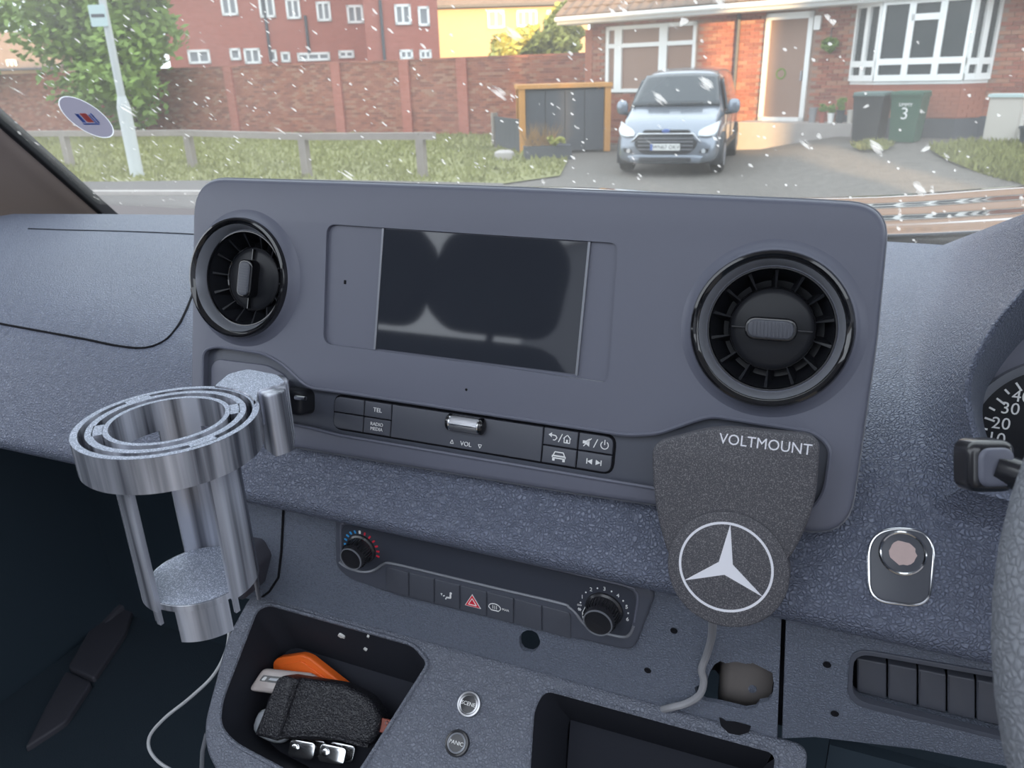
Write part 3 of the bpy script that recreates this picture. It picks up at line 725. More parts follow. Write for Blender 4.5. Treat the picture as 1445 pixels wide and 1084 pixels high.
# ---- things along the house front
def leaves(center, r, n, size, m, name, parent, seed): return foliage(center, r, r, r, n, size, m, name, parent, seed, 14)
b_ = FH.pt(*FH.ab(1171, 64, .15), .15)
hb = thing('topiary_ball', 'round green leaf ball hung on the brick wall beside the door', 'plant', b_ + Vector((0, 0, -.18)))
foliage(b_, .13, .13, .13, 700, .05, K['leaf'], 'foliage', hb, 11, 20)
MB().tube([b_ + Vector((0, 0, .1)), b_ + Vector((0, 0, .32)), b_ + Vector((0, 0, .33)) - NH * .15], .01).build('hook', K['slate'], hb)
def wheelie(px0, px1, py0, py1, m, label, lidm):
    p = gnd((px0 + px1) / 2, py1); s_ = FH; c = (p - FH.o).dot(NH); fr = Frame(p, FDIR, NH * -1 if False else Vector((-FDIR.y, FDIR.x, 0)))
    fr = Frame(p, FDIR, Vector((-NH.x, -NH.y, 0)))
    k = p.dot(H); W2 = (px1 - px0) / 2 * k / 1188 ; h = (py1 - py0) * k / 1280
    t = thing('wheelie_bin', label, 'bin', p, 'wheelie bins before the house')
    m_ = MB(); w0, w1 = W2 * .78, W2 * .95
    for i, (ww, z) in enumerate(((w0, .03), (w1, h * .9))): pass
    vs = [fr.pt(x * ww, y * ww * 1.15, z) for ww, z in ((w0, -.03), (w1, h * .88)) for x, y in ((-1, -1), (1, -1), (1, 1), (-1, 1))]
    m_.add(vs, [(0, 3, 2, 1), (4, 5, 6, 7), (0, 1, 5, 4), (1, 2, 6, 5), (2, 3, 7, 6), (3, 0, 4, 7)]).build('body', m, t, angle=0)
    MB().box(fr, -w1 * 1.06, w1 * 1.06, -w1 * 1.2, w1 * 1.2, h * .85, h * .885).build('rim', m, t)
    MB().slab(fr, rnd(rect(-w1 * 1.06, w1 * 1.06, -w1 * 1.25, w1 * 1.2), .05), h * .885, h * .96, .03).build('lid', lidm, t)
    MB().tube([fr.pt(-w1 * .9, w1 * 1.35, h * .93), fr.pt(w1 * .9, w1 * 1.35, h * .93)], .02).build('handle', m, t)
    for sx_ in (-1, 1):
        wf = Frame(fr.pt(sx_ * w0 * .9, w0 * 1.0, .1), fr.ey, (0, 0, 1)); MB().lathe(wf, 0, 0, [(0, -.025), (.1, -.025), (.1, .025), (0, .025)], 16).build('wheel', K['tyre'], t)
    return t, fr, w0, w1, h
wheelie(1203, 1246, 123, 197, K['binblack'], 'black wheelie bin with grey green lid under the bay window', mat('bin lid grey', (.10, .15, .14), .5))
t, fr, w0, w1, h = wheelie(1255, 1298, 122, 197, K['bingreen'], 'green wheelie bin marked with a white number three', K['bingreen'])
ff = Frame(fr.pt(0, -w0 * 1.15, .04), FDIR, fr.pt(0, -w1 * 1.15, h * .88) - fr.pt(0, -w0 * 1.15, .04))
text(ff, '3', .0, h * .48, .006, .3, K['white'], t, 'number')
text(ff, 'SIMMY', .0, h * .66, .006, .085, K['white'], t, 'lettering')
p = gnd(1412, 203); fr = Frame(p, FDIR, Vector((-NH.x, -NH.y, 0))); k = p.dot(H)
t = thing('meter_cupboard', 'cream meter cupboard with grey lid standing on the side grass', 'cupboard', p)
hh = 70 * k / 1280; w2 = 22 * k / 1188
MB().box(fr, -w2, w2, -.2, .2, -.04, hh).build('body', K['cream'], t); MB().box(fr, -w2 - .03, w2 + .03, -.24, .22, hh, hh + .05).build('lid', K['signp'], t); MB().box(fr, -w2 + .04, w2 - .04, -.212, -.2, .08, hh - .06).build('door', K['cream'], t)
def pot(px, py, r, h, m, label, plant=None, name='plant_pot', up=0):
    p = gnd(px, py); p.z += up; fr = Frame(p, (1, 0, 0), (0, 1, 0)); t = thing(name, label, 'plant pot', p)
    MB().lathe(fr, 0, 0, [(0, 0), (r * .72, 0), (r, h), (r * 1.08, h), (r * 1.08, h * .9), (r * .9, h * .9), (0, h * .86)], 16).build('pot', m, t)
    if plant: foliage(p + Vector((0, 0, h + plant * .7)), plant * .7, plant * .7, plant, 260, .05, K['leaf'], 'foliage', t, int(px), 10)
    return t
UPS = 0
for px, m_, r, h, pl_, lab in ((1145, 'pot', .085, .3, None, 'pale grey empty plant pot beside the glazed door'), (1159, 'brown', .075, .22, .08, 'red plant pot beside the door with a small plant'), (1171, 'upvc', .075, .2, .09, 'white plant pot with leaves between red and dark pots'), (1184, 'pots', .085, .26, .13, 'dark plant pot with tall leaves near the black bin'), (1198, 'cream', .07, .26, None, 'cream empty plant pot against the black bin')):
    a_ = FH.ab(px, 178, .42)[0]; P_ = FH.pt(a_, 0, .42); P_.z = dr[2] + .02
    fr = Frame(P_, (1, 0, 0), (0, 1, 0)); t = thing('plant_pot', lab, 'plant pot', P_)
    MB().lathe(fr, 0, 0, [(0, 0), (r * .72, 0), (r, h), (r * 1.08, h), (r * 1.08, h * .9), (r * .9, h * .9), (0, h * .86)], 16).build('pot', K[m_], t)
    if pl_: foliage(P_ + Vector((0, 0, h + pl_ * .7)), pl_ * .7, pl_ * .7, pl_, 220, .05, K['leaf'], 'foliage', t, px, 10)
pot(1452, 209, .2, .35, K['pots'], 'dark blue tub standing beside the cream meter cupboard')

# ---- timber bin store, side fence, planter
p0 = gnd(738, 217); p1 = gnd(856, 213); d = (p1 - p0); d.z = 0; fr = Frame((p0.x, p0.y, min(p0.z, p1.z)), d, (0, 0, 1)); L_ = d.length
st = thing('bin_store', 'timber framed store with dark panels beside the silver van', 'shed', fr.pt(L_ / 2, 0, -.4))
sh = fr.ab(742, 127)[1]; sh2 = fr.ab(852, 121)[1]; sh = (sh + sh2) / 2
for a in (0, L_): MB().box(fr, a - .07, a + .07, 0, sh, -.07, .07).build('post', K['timber'], st)
for a in (0, L_): MB().box(fr, a - .07, a + .07, 0, sh, -1.1, -.96).build('post', K['timber'], st)
MB().box(fr, -.1, L_ + .1, sh, sh + .09, -1.15, .1).build('top_board', K['timber'], st)
n = 4
for i in range(n): MB().box(fr, .08 + i * (L_ - .16) / n + .008, .08 + (i + 1) * (L_ - .16) / n - .008, .04, sh - .05, -.03 - .012 * (i % 2), .02).build('panel', K['slate'], st)
MB().box(fr, 0, L_, .02, sh, -1.1, -1.06).build('back_panel', K['slate'], st); MB().box(fr, L_, L_ + .04, .02, sh, -1.1, 0).build('side_panel', K['oldwood'], st)
q0 = gnd(699, 208); sf = thing('side_fence', 'low dark fence panel ending at a white post by the bin store', 'fence', q0)
fr2 = Frame(q0, (p0 - q0) * Vector((1, 1, 0)), (0, 0, 1)); L2 = (p0 - q0).length - .1; ph = .85
MB().box(fr2, -.07, .07, 0, ph, -.07, .07).build('post', K['oldwood'], sf)
for i in range(5): MB().box(fr2, .08 + i * (L2 - .1) / 5, .07 + (i + 1) * (L2 - .1) / 5, .05, ph * .9, -.02, .02).build('board', K['slate'], sf)
for (px, py, r, h, lab) in ((712, 226, .24, .2, 'grey stone block lying before the side fence'),):
    p = gnd(px, py); t = thing('stone_block', lab, 'stone', p); f_r = Frame(p, (1, .2, 0), (-.2, 1, 0)); MB().ellipsoid(f_r, 0, 0, .08, r, .2, .14, 10, 6, .7).build('stone', K['kerb'], t)
p = gnd(768, 224); t = thing('planter', 'dark planter with a dry brown plant before the bin store', 'planter', p); f_r = Frame(p, fr.ex, Vector((-fr.ex.y, fr.ex.x, 0)))
MB().box(f_r, -.45, .6, -.15, .15, -.07, .28).build('trough', K['slate'], t)
m = MB(); rn = random.Random(4)
for i in range(160):
    x, y = rn.uniform(-.4, .2), rn.uniform(-.1, .1); tx, ty, tz = x + rn.uniform(-.3, .3), y + rn.uniform(-.2, .2), rn.uniform(.4, .85)
    m.add([f_r.pt(x - .01, y, .28), f_r.pt(x + .01, y, .28), f_r.pt(tx, ty, tz)], [(0, 1, 2)])
m.build('dry_plant', K['dry'], t, angle=0, fixn=False)
foliage(p + Vector((.25, 0, .38)), .22, .12, .1, 240, .05, K['leafy'], 'leaves', t, 21, 8)
# ---- silver van on the drive
vc = gnd(937, 249); VY = math.radians(3)
vx = Vector((math.cos(VY), math.sin(VY), 0)); vy = Vector((-math.sin(VY), math.cos(VY), 0))      # vy runs from nose to tail
hts = {}
for sx_ in (-1, 1):
    for s0 in (.82, 3.48):
        p = vc + vx * (sx_ * .83) + vy * s0; hts[sx_, s0] = gz(p.x, p.y) - .012
pitch = ((hts[-1, 3.48] + hts[1, 3.48]) - (hts[-1, .82] + hts[1, .82])) / 2 / 2.66
roll = ((hts[1, .82] + hts[1, 3.48]) - (hts[-1, .82] + hts[-1, 3.48])) / 2 / 1.66
vc = Vector((vc.x, vc.y, sum(hts.values()) / 4 - pitch * 2.15))
VN = Frame(vc, vx + Vector((0, 0, roll)), vy + Vector((0, 0, pitch)))                              # a across, b along, c up: all four tyres on the ground
van = thing('silver_van', 'silver panel van parked on the gravel drive facing the road', 'van', vc)
st_ = [(0.0, .60, .28, .66, .5), (.04, .74, .22, .80, .62), (.16, .86, .20, .88, .72), (.38, .98, .20, .905, .80), (.70, 1.06, .20, .915, .82), (.92, 1.13, .20, .918, .82), (1.10, 1.28, .2, .918, .80),
       (1.62, 1.68, .2, .918, .70), (1.85, 1.76, .2, .918, .70), (2.3, 1.82, .2, .918, .71), (3.6, 1.83, .2, .918, .71), (4.25, 1.80, .22, .90, .69), (4.36, 1.70, .28, .88, .67)]
rows = []
for s, zt, zb, wd, wr in st_:
    zm = min(.98, zb + (zt - zb) * .72); r = [(0, zb), (.86 * wd, zb), (wd * .985, zb + .10), (wd, (zb + zm) / 2), (wd * .985, zm), ((wd * .97 + wr) / 2 if zt > 1.2 else wr * 1.04, (zm + zt - .1) / 2 if zt > 1.2 else zm + (zt - zm) * .6), (wr, zt - (.09 if zt > 1.2 else .03)), (wr * .8, zt - .02), (0, zt)]
    full = [(-a, c) for a, c in r[::-1]] + r[1:]
    rows.append([VN.pt(a, s, c) for a, c in full[:-1]] + [VN.pt(full[-1][0], s, full[-1][1])])
m = MB(); m.grid(rows, smooth=False)
n_ = len(rows[0]); m.f.append(list(range(n_))[::-1]); m.f.append(list(range((len(rows) - 1) * n_, len(rows) * n_)))
bo = m.build('body', K['vanpaint'], van, angle=50); md = bo.modifiers.new('s', 'SUBSURF'); md.levels = 1; md.render_levels = 2
def vquad(pts, off=.012):
    ps = [VN.pt(*p) for p in pts]; nrm = (ps[1] - ps[0]).cross(ps[2] - ps[0]).normalized(); return ps, nrm
def vpatch(name, rows_, m_, parent=van, off=.02):
    mb = MB(); mb.grid([[VN.pt(*p) for p in r] for r in rows_], sub=4); return mb.build(name, m_, parent, angle=60, solid=off)
# windscreen
vpatch('windscreen', [[(-.80, .985, 1.16), (-.4, .93, 1.165), (0, .915, 1.17), (.4, .93, 1.165), (.80, .985, 1.16)], [(-.735, 1.33, 1.43), (-.38, 1.28, 1.445), (0, 1.265, 1.45), (.38, 1.28, 1.445), (.735, 1.33, 1.43)], [(-.66, 1.63, 1.66), (-.35, 1.59, 1.685), (0, 1.575, 1.69), (.35, 1.59, 1.685), (.66, 1.63, 1.66)]], K['vanglass'], off=.05)
for sx_ in (-1, 1):
    vpatch('wiper', [[(sx_ * .1, .90, 1.19), (sx_ * .5, .93, 1.185)], [(sx_ * .1, .915, 1.21), (sx_ * .5, .945, 1.205)]], K['vandark'], off=.03)
FN = Frame(VN.pt(0, 0, 0), VN.ex, VN.n)      # nose face: a across, b up, c forward
FN = Frame(VN.pt(0, 0, 0), VN.ex, VN.n)
mz = MB().slab(FN, rnd([(-.52, .50), (-.40, .40), (.40, .40), (.52, .50), (.56, .60), (.44, .70), (-.44, .70), (-.56, .60)], .06), -.12, .035, .02).build('grille', K['vandark'], van)
for b in (.47, .535, .60, .655): MB().box(FN, -.48, .48, b, b + .014, .03, .045).build('grille_bar', K['satin'], van)
MB().slab(FN, rnd([(-.60, .60), (-.46, .725), (.46, .725), (.60, .60), (.62, .60), (.48, .75), (-.48, .75), (-.62, .60)], .01), -.1, .04, .01).build('grille_surround', K['chrome'], van)
MB().slab(FN, rnd([(-.42, .77), (-.38, .80), (.38, .80), (.42, .77)], .01), -.1, .012, .01).build('upper_slot', K['vandark'], van)
MB().slab(FN, circ(0, .785, .07, 24, .03), -.05, .03, .01).build('badge', K['stickb'], van)
MB().slab(FN, rnd(rect(-.26, .26, .46, .57), .01), .0, .055, .004).build('number_plate', K['plate'], van)
pl_ = van.children[-1]
MB().slab(FN, rect(-.258, -.215, .462, .568), .05, .057).build('plate_band', K['stickb'], pl_)
text(FN, 'WN67 OKV', .02, .515, .058, .095, K['vandark'], pl_, 'lettering', sx=.95)
MB().slab(FN, rnd([(-.62, .24), (.62, .24), (.68, .36), (.5, .385), (-.5, .385), (-.68, .36)], .03), -.2, .03, .03).build('lower_bumper', K['vanpaint'], van)
MB().slab(FN, rnd(rect(-.46, .46, .26, .34), .03), -.1, .045, .01).build('lower_intake', K['vandark'], van)
for sx_ in (-1, 1):
    P = lambda a, s, c: (sx_ * a, s, c)
    vpatch('headlamp', [[P(.56, -.01, .70), P(.70, .03, .68), P(.83, .12, .70)], [P(.56, .04, .76), P(.72, .09, .77), P(.87, .20, .79)], [P(.62, .10, .81), P(.74, .20, .86), P(.885, .46, .92)]], K['lamp'], off=.03)
    MB().slab(FN, rnd([(sx_ * .56, .40), (sx_ * .74, .42), (sx_ * .76, .50), (sx_ * .60, .47)], .02), -.25, -.01, .01).build('fog_recess', K['vandark'], van)
    MB().lathe(FN, sx_ * .66, .445, [(0, .0), (.035, 0), (.04, -.02)], 16).build('fog_lamp', K['lamp'], van)
    # mirrors
    mo = MB().ellipsoid(VN, sx_ * 1.03, 1.18, 1.13, .11, .07, .13, 14, 8, .75).build('door_mirror', K['vanpaint'], van)
    MB().tube([VN.pt(sx_ * .88, 1.15, 1.02), VN.pt(sx_ * 1.0, 1.17, 1.03)], .035).build('mirror_arm', K['vandark'], mo)
    # side glass, door gap, trim
    vpatch('side_window', [[P(.905, 1.28, 1.04), P(.905, 1.75, 1.04), P(.905, 2.1, 1.04)], [P(.835, 1.45, 1.32), P(.83, 1.8, 1.34), P(.83, 2.1, 1.35)], [P(.755, 1.64, 1.58), P(.745, 1.85, 1.62), P(.742, 2.1, 1.63)]], K['vanglass'], off=.03)
    for s0 in (1.12, 2.16, 3.2): MB().box(VN, sx_ * .915, sx_ * .928, s0, s0 + .015, .35, 1.0).build('door_gap', K['vandark'], van)
    MB().box(VN, sx_ * .90, sx_ * .935, 1.2, 3.1, .42, .50).build('side_moulding', K['vandark'], van)
    for s0 in (.82, 3.48):
        fw = Frame(VN.pt(sx_ * .83, s0, .32), VN.ey, VN.n)
        MB().lathe(fw, 0, 0, [(0, -.125), (.39, -.125), (.40, -.1), (.40, .1), (.39, .115), (0, .115)], 28, arc=(-.35, math.pi + .35)).build('wheel_arch', K['vandark'], van)
        tw = MB().lathe(fw, 0, 0, [(.18, -.1), (.29, -.11), (.32, -.07), (.32, .07), (.29, .115), (.2, .12), (.18, .1)], 28).build('wheel', K['tyre'], van)
        MB().lathe(fw, 0, 0, [(0, .13), (.05, .135), (.06, .125), (.16, .118), (.2, .125), (.205, .1)], 20).build('wheel_trim', K['satin'], tw)
MB().box(VN, -.75, .75, 4.30, 4.42, .35, .55).build('rear_bumper', K['vandark'], van)

# ================================================================== THE CAB
# windscreen plane
WS = Frame(CAM + Vector((0, 1.05, -.2)), (1, 0, 0), (0, -math.cos(math.radians(50)), math.sin(math.radians(50))))
pA, pB = WS.ab(-6, 160), WS.ab(150, 299)
sl_ = (pA[0] - pB[0]) / (pA[1] - pB[1])
wl = lambda b: pB[0] + sl_ * (b - pB[1])
b0, b1 = -.004, .80; XR = .86
mb = MB().slab(WS, [(wl(b0) - .02, b0), (XR, b0), (XR - .14, b1), (wl(b1) - .02, b1)], -.003, .003)
wso = mb.build('window_1', K['windscreen'], kind='structure', label='dusty windscreen with bug specks and smears', cat='windscreen', angle=0)
# sticker (round, seen from behind)
ca, cb = WS.ab(124, 163)
t = thing('windscreen_sticker', 'round grey permit sticker with faint red and blue logo on the windscreen', 'sticker', WS.pt(ca, cb - .035))
MB().lathe(WS, ca, cb, [(0, .0045), (.040, .0045)], 48).build('disc', K['stick'], t)
MB().lathe(WS, ca, cb, [(.040, .0045), (.0418, .0045)], 48).build('rim', K['stickw'], t)
flat(WS, [rnd(rect(ca - .006, ca + .008, cb - .009, cb + .009), .002)], .0051, K['stickr'], t, 'logo_red')
flat(WS, [rect(ca - .016, ca - .0085, cb - .009, cb + .008), rect(ca + .010, ca + .0135, cb - .010, cb + .006), rect(ca + .016, ca + .0195, cb - .010, cb + .009), rect(ca - .018, ca + .016, cb - .0135, cb - .0108)], .0053, K['stickb'], t, 'logo_blue')
# pillar trims
def strip(name, x_of_b, w_, m_, cin, cout, **kw):
    mb = MB(); mb.slab(WS, [(x_of_b(b0 - .2), b0 - .2), (x_of_b(b0 - .2) + w_, b0 - .2), (x_of_b(b1) + w_, b1), (x_of_b(b1), b1)], cin, cout, abs(w_) * .2); return mb.build(name, m_, **kw)
strip('trim_1', lambda b: wl(b) - .014, .020, K['rubber'], -.01, .012, kind='structure')
mb = MB(); rows = []
for b in (b0 - .1, .3, b1):
    x = wl(b); rows.append([WS.pt(x - .004, b, .006), WS.pt(x - .015, b, .02), WS.pt(x - .06, b, .05), WS.pt(x - .16, b, .14), WS.pt(x - .20, b, .30)])
mb.grid(rows, 4).build('trim_2', K['pillar'], kind='structure', solid=.004)
mb = MB().slab(WS, [(XR - .02, b0), (XR + .1, b0), (XR - .04, b1), (XR - .16, b1)], -.08, .02, .02).build('trim_3', K['pillar'], kind='structure')
# shell
XL, XR2, YB = -1.32, .92, -.62
rz = WS.pt(0, b1).z; ry = WS.pt(0, b1).y
MB().grid([[(x, y, rz + dz) for x, dz in ((XL - .05, -.06), (-.8, .02), (-.2, .04), (.4, .02), (XR2 + .05, -.06))] for y in (ry + .02, .3, 0)], 4).build('ceiling', K['lining'], kind='structure', solid=.03)
MB().box(GZ, XL, XR2, YB - .05, YB, .7, 1.42).build('wall_rear', K['bulk'], kind='structure')
MB().box(GZ, XL, XR2, YB, 1.1, .72, .75).build('floor', K['carpet'], kind='structure')
dz = 1.52
dd = thing('door_1', 'dark passenger door card with a curved pale sill strip in the footwell', 'door', (XL, .1, .75), kind='structure')
MB().box(GZ, XL - .06, XL, YB, 1.12, .75, dz).build('door_panel', K['doorcard'], dd)
FDr = Frame((XL, 0, 0), (0, 1, 0), (0, 0, 1))
MB().slab(FDr, rnd([(-.45, 1.05), (.2, 1.05), (.2, 1.2), (-.45, 1.2)], .05), .0, .05, .02).build('armrest', K['doorcard'], dd)
s1 = [(128, 895), (165, 855), (200, 835), (178, 900), (134, 965), (97, 948)]; s2 = [(95, 953), (132, 969), (95, 1025), (45, 1058), (38, 1062), (66, 1005)]
MB().slab(FDr, rnd(FDr.abl(s1), .01), 0, .012, .004).build('pocket_strip', K['doorstrip'], dd)
FFl = Frame((0, 0, .75), (1, 0, 0), (0, 1, 0))
for q in (s1, s2): MB().slab(FFl, rnd(FFl.abl(q), .01), 0, .012, .004).build('sill_strip', K['doorstrip'], dd)
MB().box(GZ, XL - .03, XR2 + .03, .93, .95, .72, zr(-.36)).build('wall_front', K['dark'], kind='structure')
# passenger seat, mirrored in the display
t = thing('passenger_seat', 'black cloth passenger seat with headrest mirrored in the display', 'seat', (-.72, -.35, .75))
MB().slab(GZ, rnd(rect(-1.12, -.36, -.42, .06), .08), 1.08, 1.24, .05).build('seat_cushion', K['seat'], t)
MB().slab(GZ, rnd(rect(-1.05, -.45, -.35, -.02), .05), .75, 1.08).build('seat_base', K['dark'], t)
fs = Frame((-.72, -.36, 1.22), (1, 0, 0), (0, -.16, 1)); MB().slab(fs, rnd(rect(-.36, .32, 0, .56), .10), -.12, 0, .05).build('backrest', K['seat'], t)
for hx in (-.17, .12):
    MB().slab(fs, rnd(rect(hx - .13, hx + .13, .60, .80), .06), -.1, -.01, .04).build('headrest', K['seat'], t)
    MB().tube([fs.pt(hx, .5, -.05), fs.pt(hx, .64, -.05)], .008).build('headrest_stem', K['chrome'], t)
# bonnet
rows = []
for y, z0 in [(1.072, -.2035), (1.085, -.203)] + [(1.10 + .03 * k, -.203 - .0011 * k) for k in range(14)] + [(1.6, -.236), (1.75, -.30), (2.0, -.46)]:
    rows.append([(x, y, zr(z0 + dz_ + .0010 * math.sin(y * 44))) for x, dz_ in ((-1.05, -.10), (-.8, -.02), (-.5, .0), (-.22, -.01), (.05, .0), (.3, .025), (.5, .03), (.66, -.03), (.76, -.12))])
bn = thing('bonnet', 'glossy dark blue van bonnet beyond the windscreen reflecting the house', 'bonnet', (-.2, 1.5, zr(-.5)))
MB().grid(rows, 5).build('panel', K['bonnet'], bn, angle=60, solid=.006)
# ------------------------------------------------------------------ dashboard body
PROF = [(1.046, -.202), (.82, -.199), (.66, -.198), (.585, -.201), (.535, -.209), (.498, -.224), (.470, -.246), (.448, -.272), (.432, -.294), (.424, -.306)]
UNDER = [(.4235, -.313), (.428, -.321), (.440, -.327), (.470, -.330), (.60, -.335)]
dash = thing('dashboard', 'grained charcoal dashboard with passenger airbag cover and lower shelf lip', 'dashboard', (-.22, .5, zr(-.33)))
XS = [-1.31, -1.1, -.85, -.6, -.4, -.2, 0, .2, .45, .7, .91]
rows = []
for y, z in PROF + UNDER:
    rows.append([(x, (y - .11 * (x + .22) ** 2 * sst((y - .45) / .5)) - (0.05 * max(0, -.62 - x)) * 0, zr(z)) for x in XS])
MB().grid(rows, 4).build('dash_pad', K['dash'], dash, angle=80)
MB().box(GZ, -1.20, .85, .955, 1.066, zr(-.25), zr(-.235)).build('scuttle_panel', K['rubber'], dash)
sp = catmull([Vector((y, z, 0)) for y, z in PROF], 8)
def zprof(y):
    for p, q in zip(sp, sp[1:]):
        if q.x <= y <= p.x: t = (y - q.x) / (p.x - q.x + 1e-9); return q.y + (p.y - q.y) * t
    return -.2 if y > 1 else -9
def dashpt(px, py, off=0):
    d = ray(px, py); t = .3
    while t < 1.6:
        p = CAM + d * t
        y = p.y + .11 * (p.x + .22) ** 2 * sst((p.y - .45) / .5)
        if p.z - CAM.z < zprof(y) + off: break
        t += .0008
    return p
def seam(name, pxs, r=.0011, parent=dash, m=K['groove'], off=.0002, sub=5):
    pts = catmull([Vector((x, y, 0)) for x, y in pxs], sub)
    return MB().tube([dashpt(p.x, p.y, off) for p in pts], r, 6).build(name, m, parent)
seam('airbag_seam', [(-420, 372), (-250, 408), (-120, 434), (-60, 445), (0, 457), (60, 468), (120, 479), (170, 489), (205, 491), (232, 481), (250, 462), (262, 440), (272, 415), (282, 385), (290, 360)], .0013)
seam('top_seam', [(40, 323), (100, 325), (180, 327), (275, 331), (340, 335)], .0012)
# lower panels behind the shelf lip (upright)
cl = lambda pts, r=.006: rnd(FL.abl(pts), r)
lp_out = FL.abl([(258, 655), (400, 690), (960, 825), (1103, 858), (1096, 1052), (1000, 1022), (600, 906), (360, 848), (268, 822)])
rag = [(1002, 948), (1008, 938), (1016, 933), (1024, 936), (1040, 934), (1052, 937), (1063, 936), (1075, 942), (1090, 950), (1092, 965), (1090, 982), (1083, 990), (1072, 992), (1066, 1000), (1052, 1002), (1036, 998), (1010, 992), (996, 990), (984, 984), (980, 970), (990, 966), (998, 960)]
hole = [FL.ab(747 + 15 * math.cos(k * .449) * random.uniform(.95, 1.04), 905 + 16 * math.sin(k * .449) * random.uniform(.95, 1.04)) for k in range(14)]
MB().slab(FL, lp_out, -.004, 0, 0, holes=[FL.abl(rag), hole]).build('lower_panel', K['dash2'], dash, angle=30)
# what shows through the broken opening
a_, b_ = FL.ab(1040, 968); rows = []
for bb in (.05, -.034):
    rows.append([FL.pt(a_ + da, b_ + bb, c) for da, c in ((-.06, -.02), (-.02, -.05), (-.012, -.018), (.0, -.014), (.015, -.016), (.03, -.022), (.05, -.03))])
MB().grid(rows, 4).build('inner_bracket', mat('inner bracket', (.16, .145, .14), .6), dash, solid=.002)
sa, sb = FL.ab(1061, 969, -.016)
MB().lathe(FL, sa, sb, [(0, -.013), (.0035, -.0135), (.004, -.017)], 16).build('screw', K['dash2'], dash)
MB().box(FL, FL.ab(258, 800)[0], FL.ab(1103, 900)[0], -.05, .08, -.10, -.09).build('inner_void', K['groove'], dash)
for px, py in ((951, 890), (914, 946), (1167, 938), (1178, 1007)):
    a, b = FL.ab(px, py); MB().lathe(FL, a, b, [(.0, .0004), (.0014, .0005), (.0020, .0009), (.0026, .0002)], 12).build('drill_hole', K['groove'], dash)
MB().tube([FL.w(401, 700, .0004), FL.w(397, 780, .0004), FL.w(393, 815, .0004), FL.w(380, 835, .0004), FL.w(360, 850, .0004)], .0011, 6).build('panel_seam', K['groove'], dash)
# driver-side panel beyond the seam
sw_hole = rnd(FL.abl([(1201, 915), (1500, 968), (1500, 1062), (1197, 990)]), .012)
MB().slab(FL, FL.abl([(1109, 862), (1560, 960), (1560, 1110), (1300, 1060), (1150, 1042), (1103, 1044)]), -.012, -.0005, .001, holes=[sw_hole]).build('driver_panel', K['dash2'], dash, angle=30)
MB().box(FL, FL.ab(1152, 1040)[0] + .012, FL.ab(1560, 1000)[0], -.30, -.085, -.05, -.04).build('knee_panel', K['dark'], dash)
MB().box(FL, FL.ab(1092, 950)[0], FL.ab(1120, 1000)[0], FL.ab(1110, 1046)[1], .07, -.03, -.013).build('gap_backing', K['groove'], dash)
# switch bank
sw = thing('switch_bank', 'recessed bank of blank black switches on the driver-side panel', 'switch panel', FL.w(1320, 985))
rim_o = rnd(FL.abl([(1199, 913), (1505, 966), (1505, 1066), (1195, 993)]), .013)
MB().slab(FL, rim_o, -.004, .0008, .0006, holes=[rnd(FL.abl([(1205, 920), (1500, 972), (1500, 1060), (1202, 986)]), .011)]).build('surround', K['fascia2'], sw)
MB().box(FL, FL.ab(1195, 950)[0], FL.ab(1510, 1000)[0], FL.ab(1500, 1075)[1], FL.ab(1200, 900)[1], -.03, -.02).build('backing', K['groove'], sw)
xb = [1208, 1252, 1295, 1336, 1377, 1418, 1459, 1484]
for x0, x1 in zip(xb, xb[1:]):
    ty = lambda x: 929 + (x - 1205) * .180; by = lambda x: 976 + (x - 1205) * .236
    MB().slab(FL, rnd(FL.abl([(x0 + 1.2, ty(x0)), (x1 - 1.2, ty(x1)), (x1 - 1.2, by(x1)), (x0 + 1.2, by(x0))], -.008), .001), -.02, -.008, .001).build('blank_switch', K['button'], sw)

# ------------------------------------------------------------------ centre fascia
fas = thing('centre_fascia', 'large satin black centre fascia with round vents and display', 'fascia', FF.pt(0, -.12, -.02))
P = FF.ab
fo = rnd([P(271, 249), P(480, 255), P(720, 263), P(960, 272.5), P(1140, 280), P(1256, 287), P(1238, 480), P(1197, 765), P(1060, 735), P(800, 697), P(420, 634), P(266, 604)], [.032, 0, 0, 0, .01, .04, .01, .034, .02, 0, 0, .012], 8)
VL = FF.ab(345, 391); VL = (-.2050, .0012); VR = (.1905, -.0015); RH = .0367
pocket = rnd([P(461, 316), P(700, 332), P(872, 343), P(858, 541), P(700, 517), P(456, 485)], [.008, 0, .006, .006, 0, .008], 5)
cut = rnd([P(287, 494), P(306, 489), P(372, 499), P(398, 513), P(434, 547), P(480, 553), P(885, 614), P(928, 612), P(985, 592), P(1006, 587), P(1150, 610), P(1173, 632), P(1164, 695), P(1145, 722), P(1000, 702), P(880, 682), P(476, 614), P(440, 604), P(286, 577)], [.008, .005, .006, .008, .008, .006, .006, .006, .01, .006, .012, .012, .012, .01, .01, .01, .008, .008, .01], 4)
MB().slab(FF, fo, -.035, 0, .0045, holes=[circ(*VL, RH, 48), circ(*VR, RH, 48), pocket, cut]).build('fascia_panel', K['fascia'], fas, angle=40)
lo = ccw(fo); lo = lo + lo[:1]
MB().tube([FF.pt(a, b, -.0045) for a, b in lo], .0007, 6, cap=False).build('edge_highlight', K['satin'], fas)  # pale tube added as the highlight along the bevelled fascia edge
MB().slab(FF, inset(ccw(fo), .004), -.040, -.034).build('fascia_back', K['groove'], fas)
MB().slab(FF, inset(ccw(cut), -.002), -.03, -.0055).build('button_strip_floor', K['fascia2'], fas)
# crease round the strip cut-out
lo = ccw(cut); lo = lo + lo[:2]
MB().tube([FF.pt(a, b, .0002) for a, b in lo], .0013, 6, cap=False).build('cutout_lip', K['fascia'], fas)
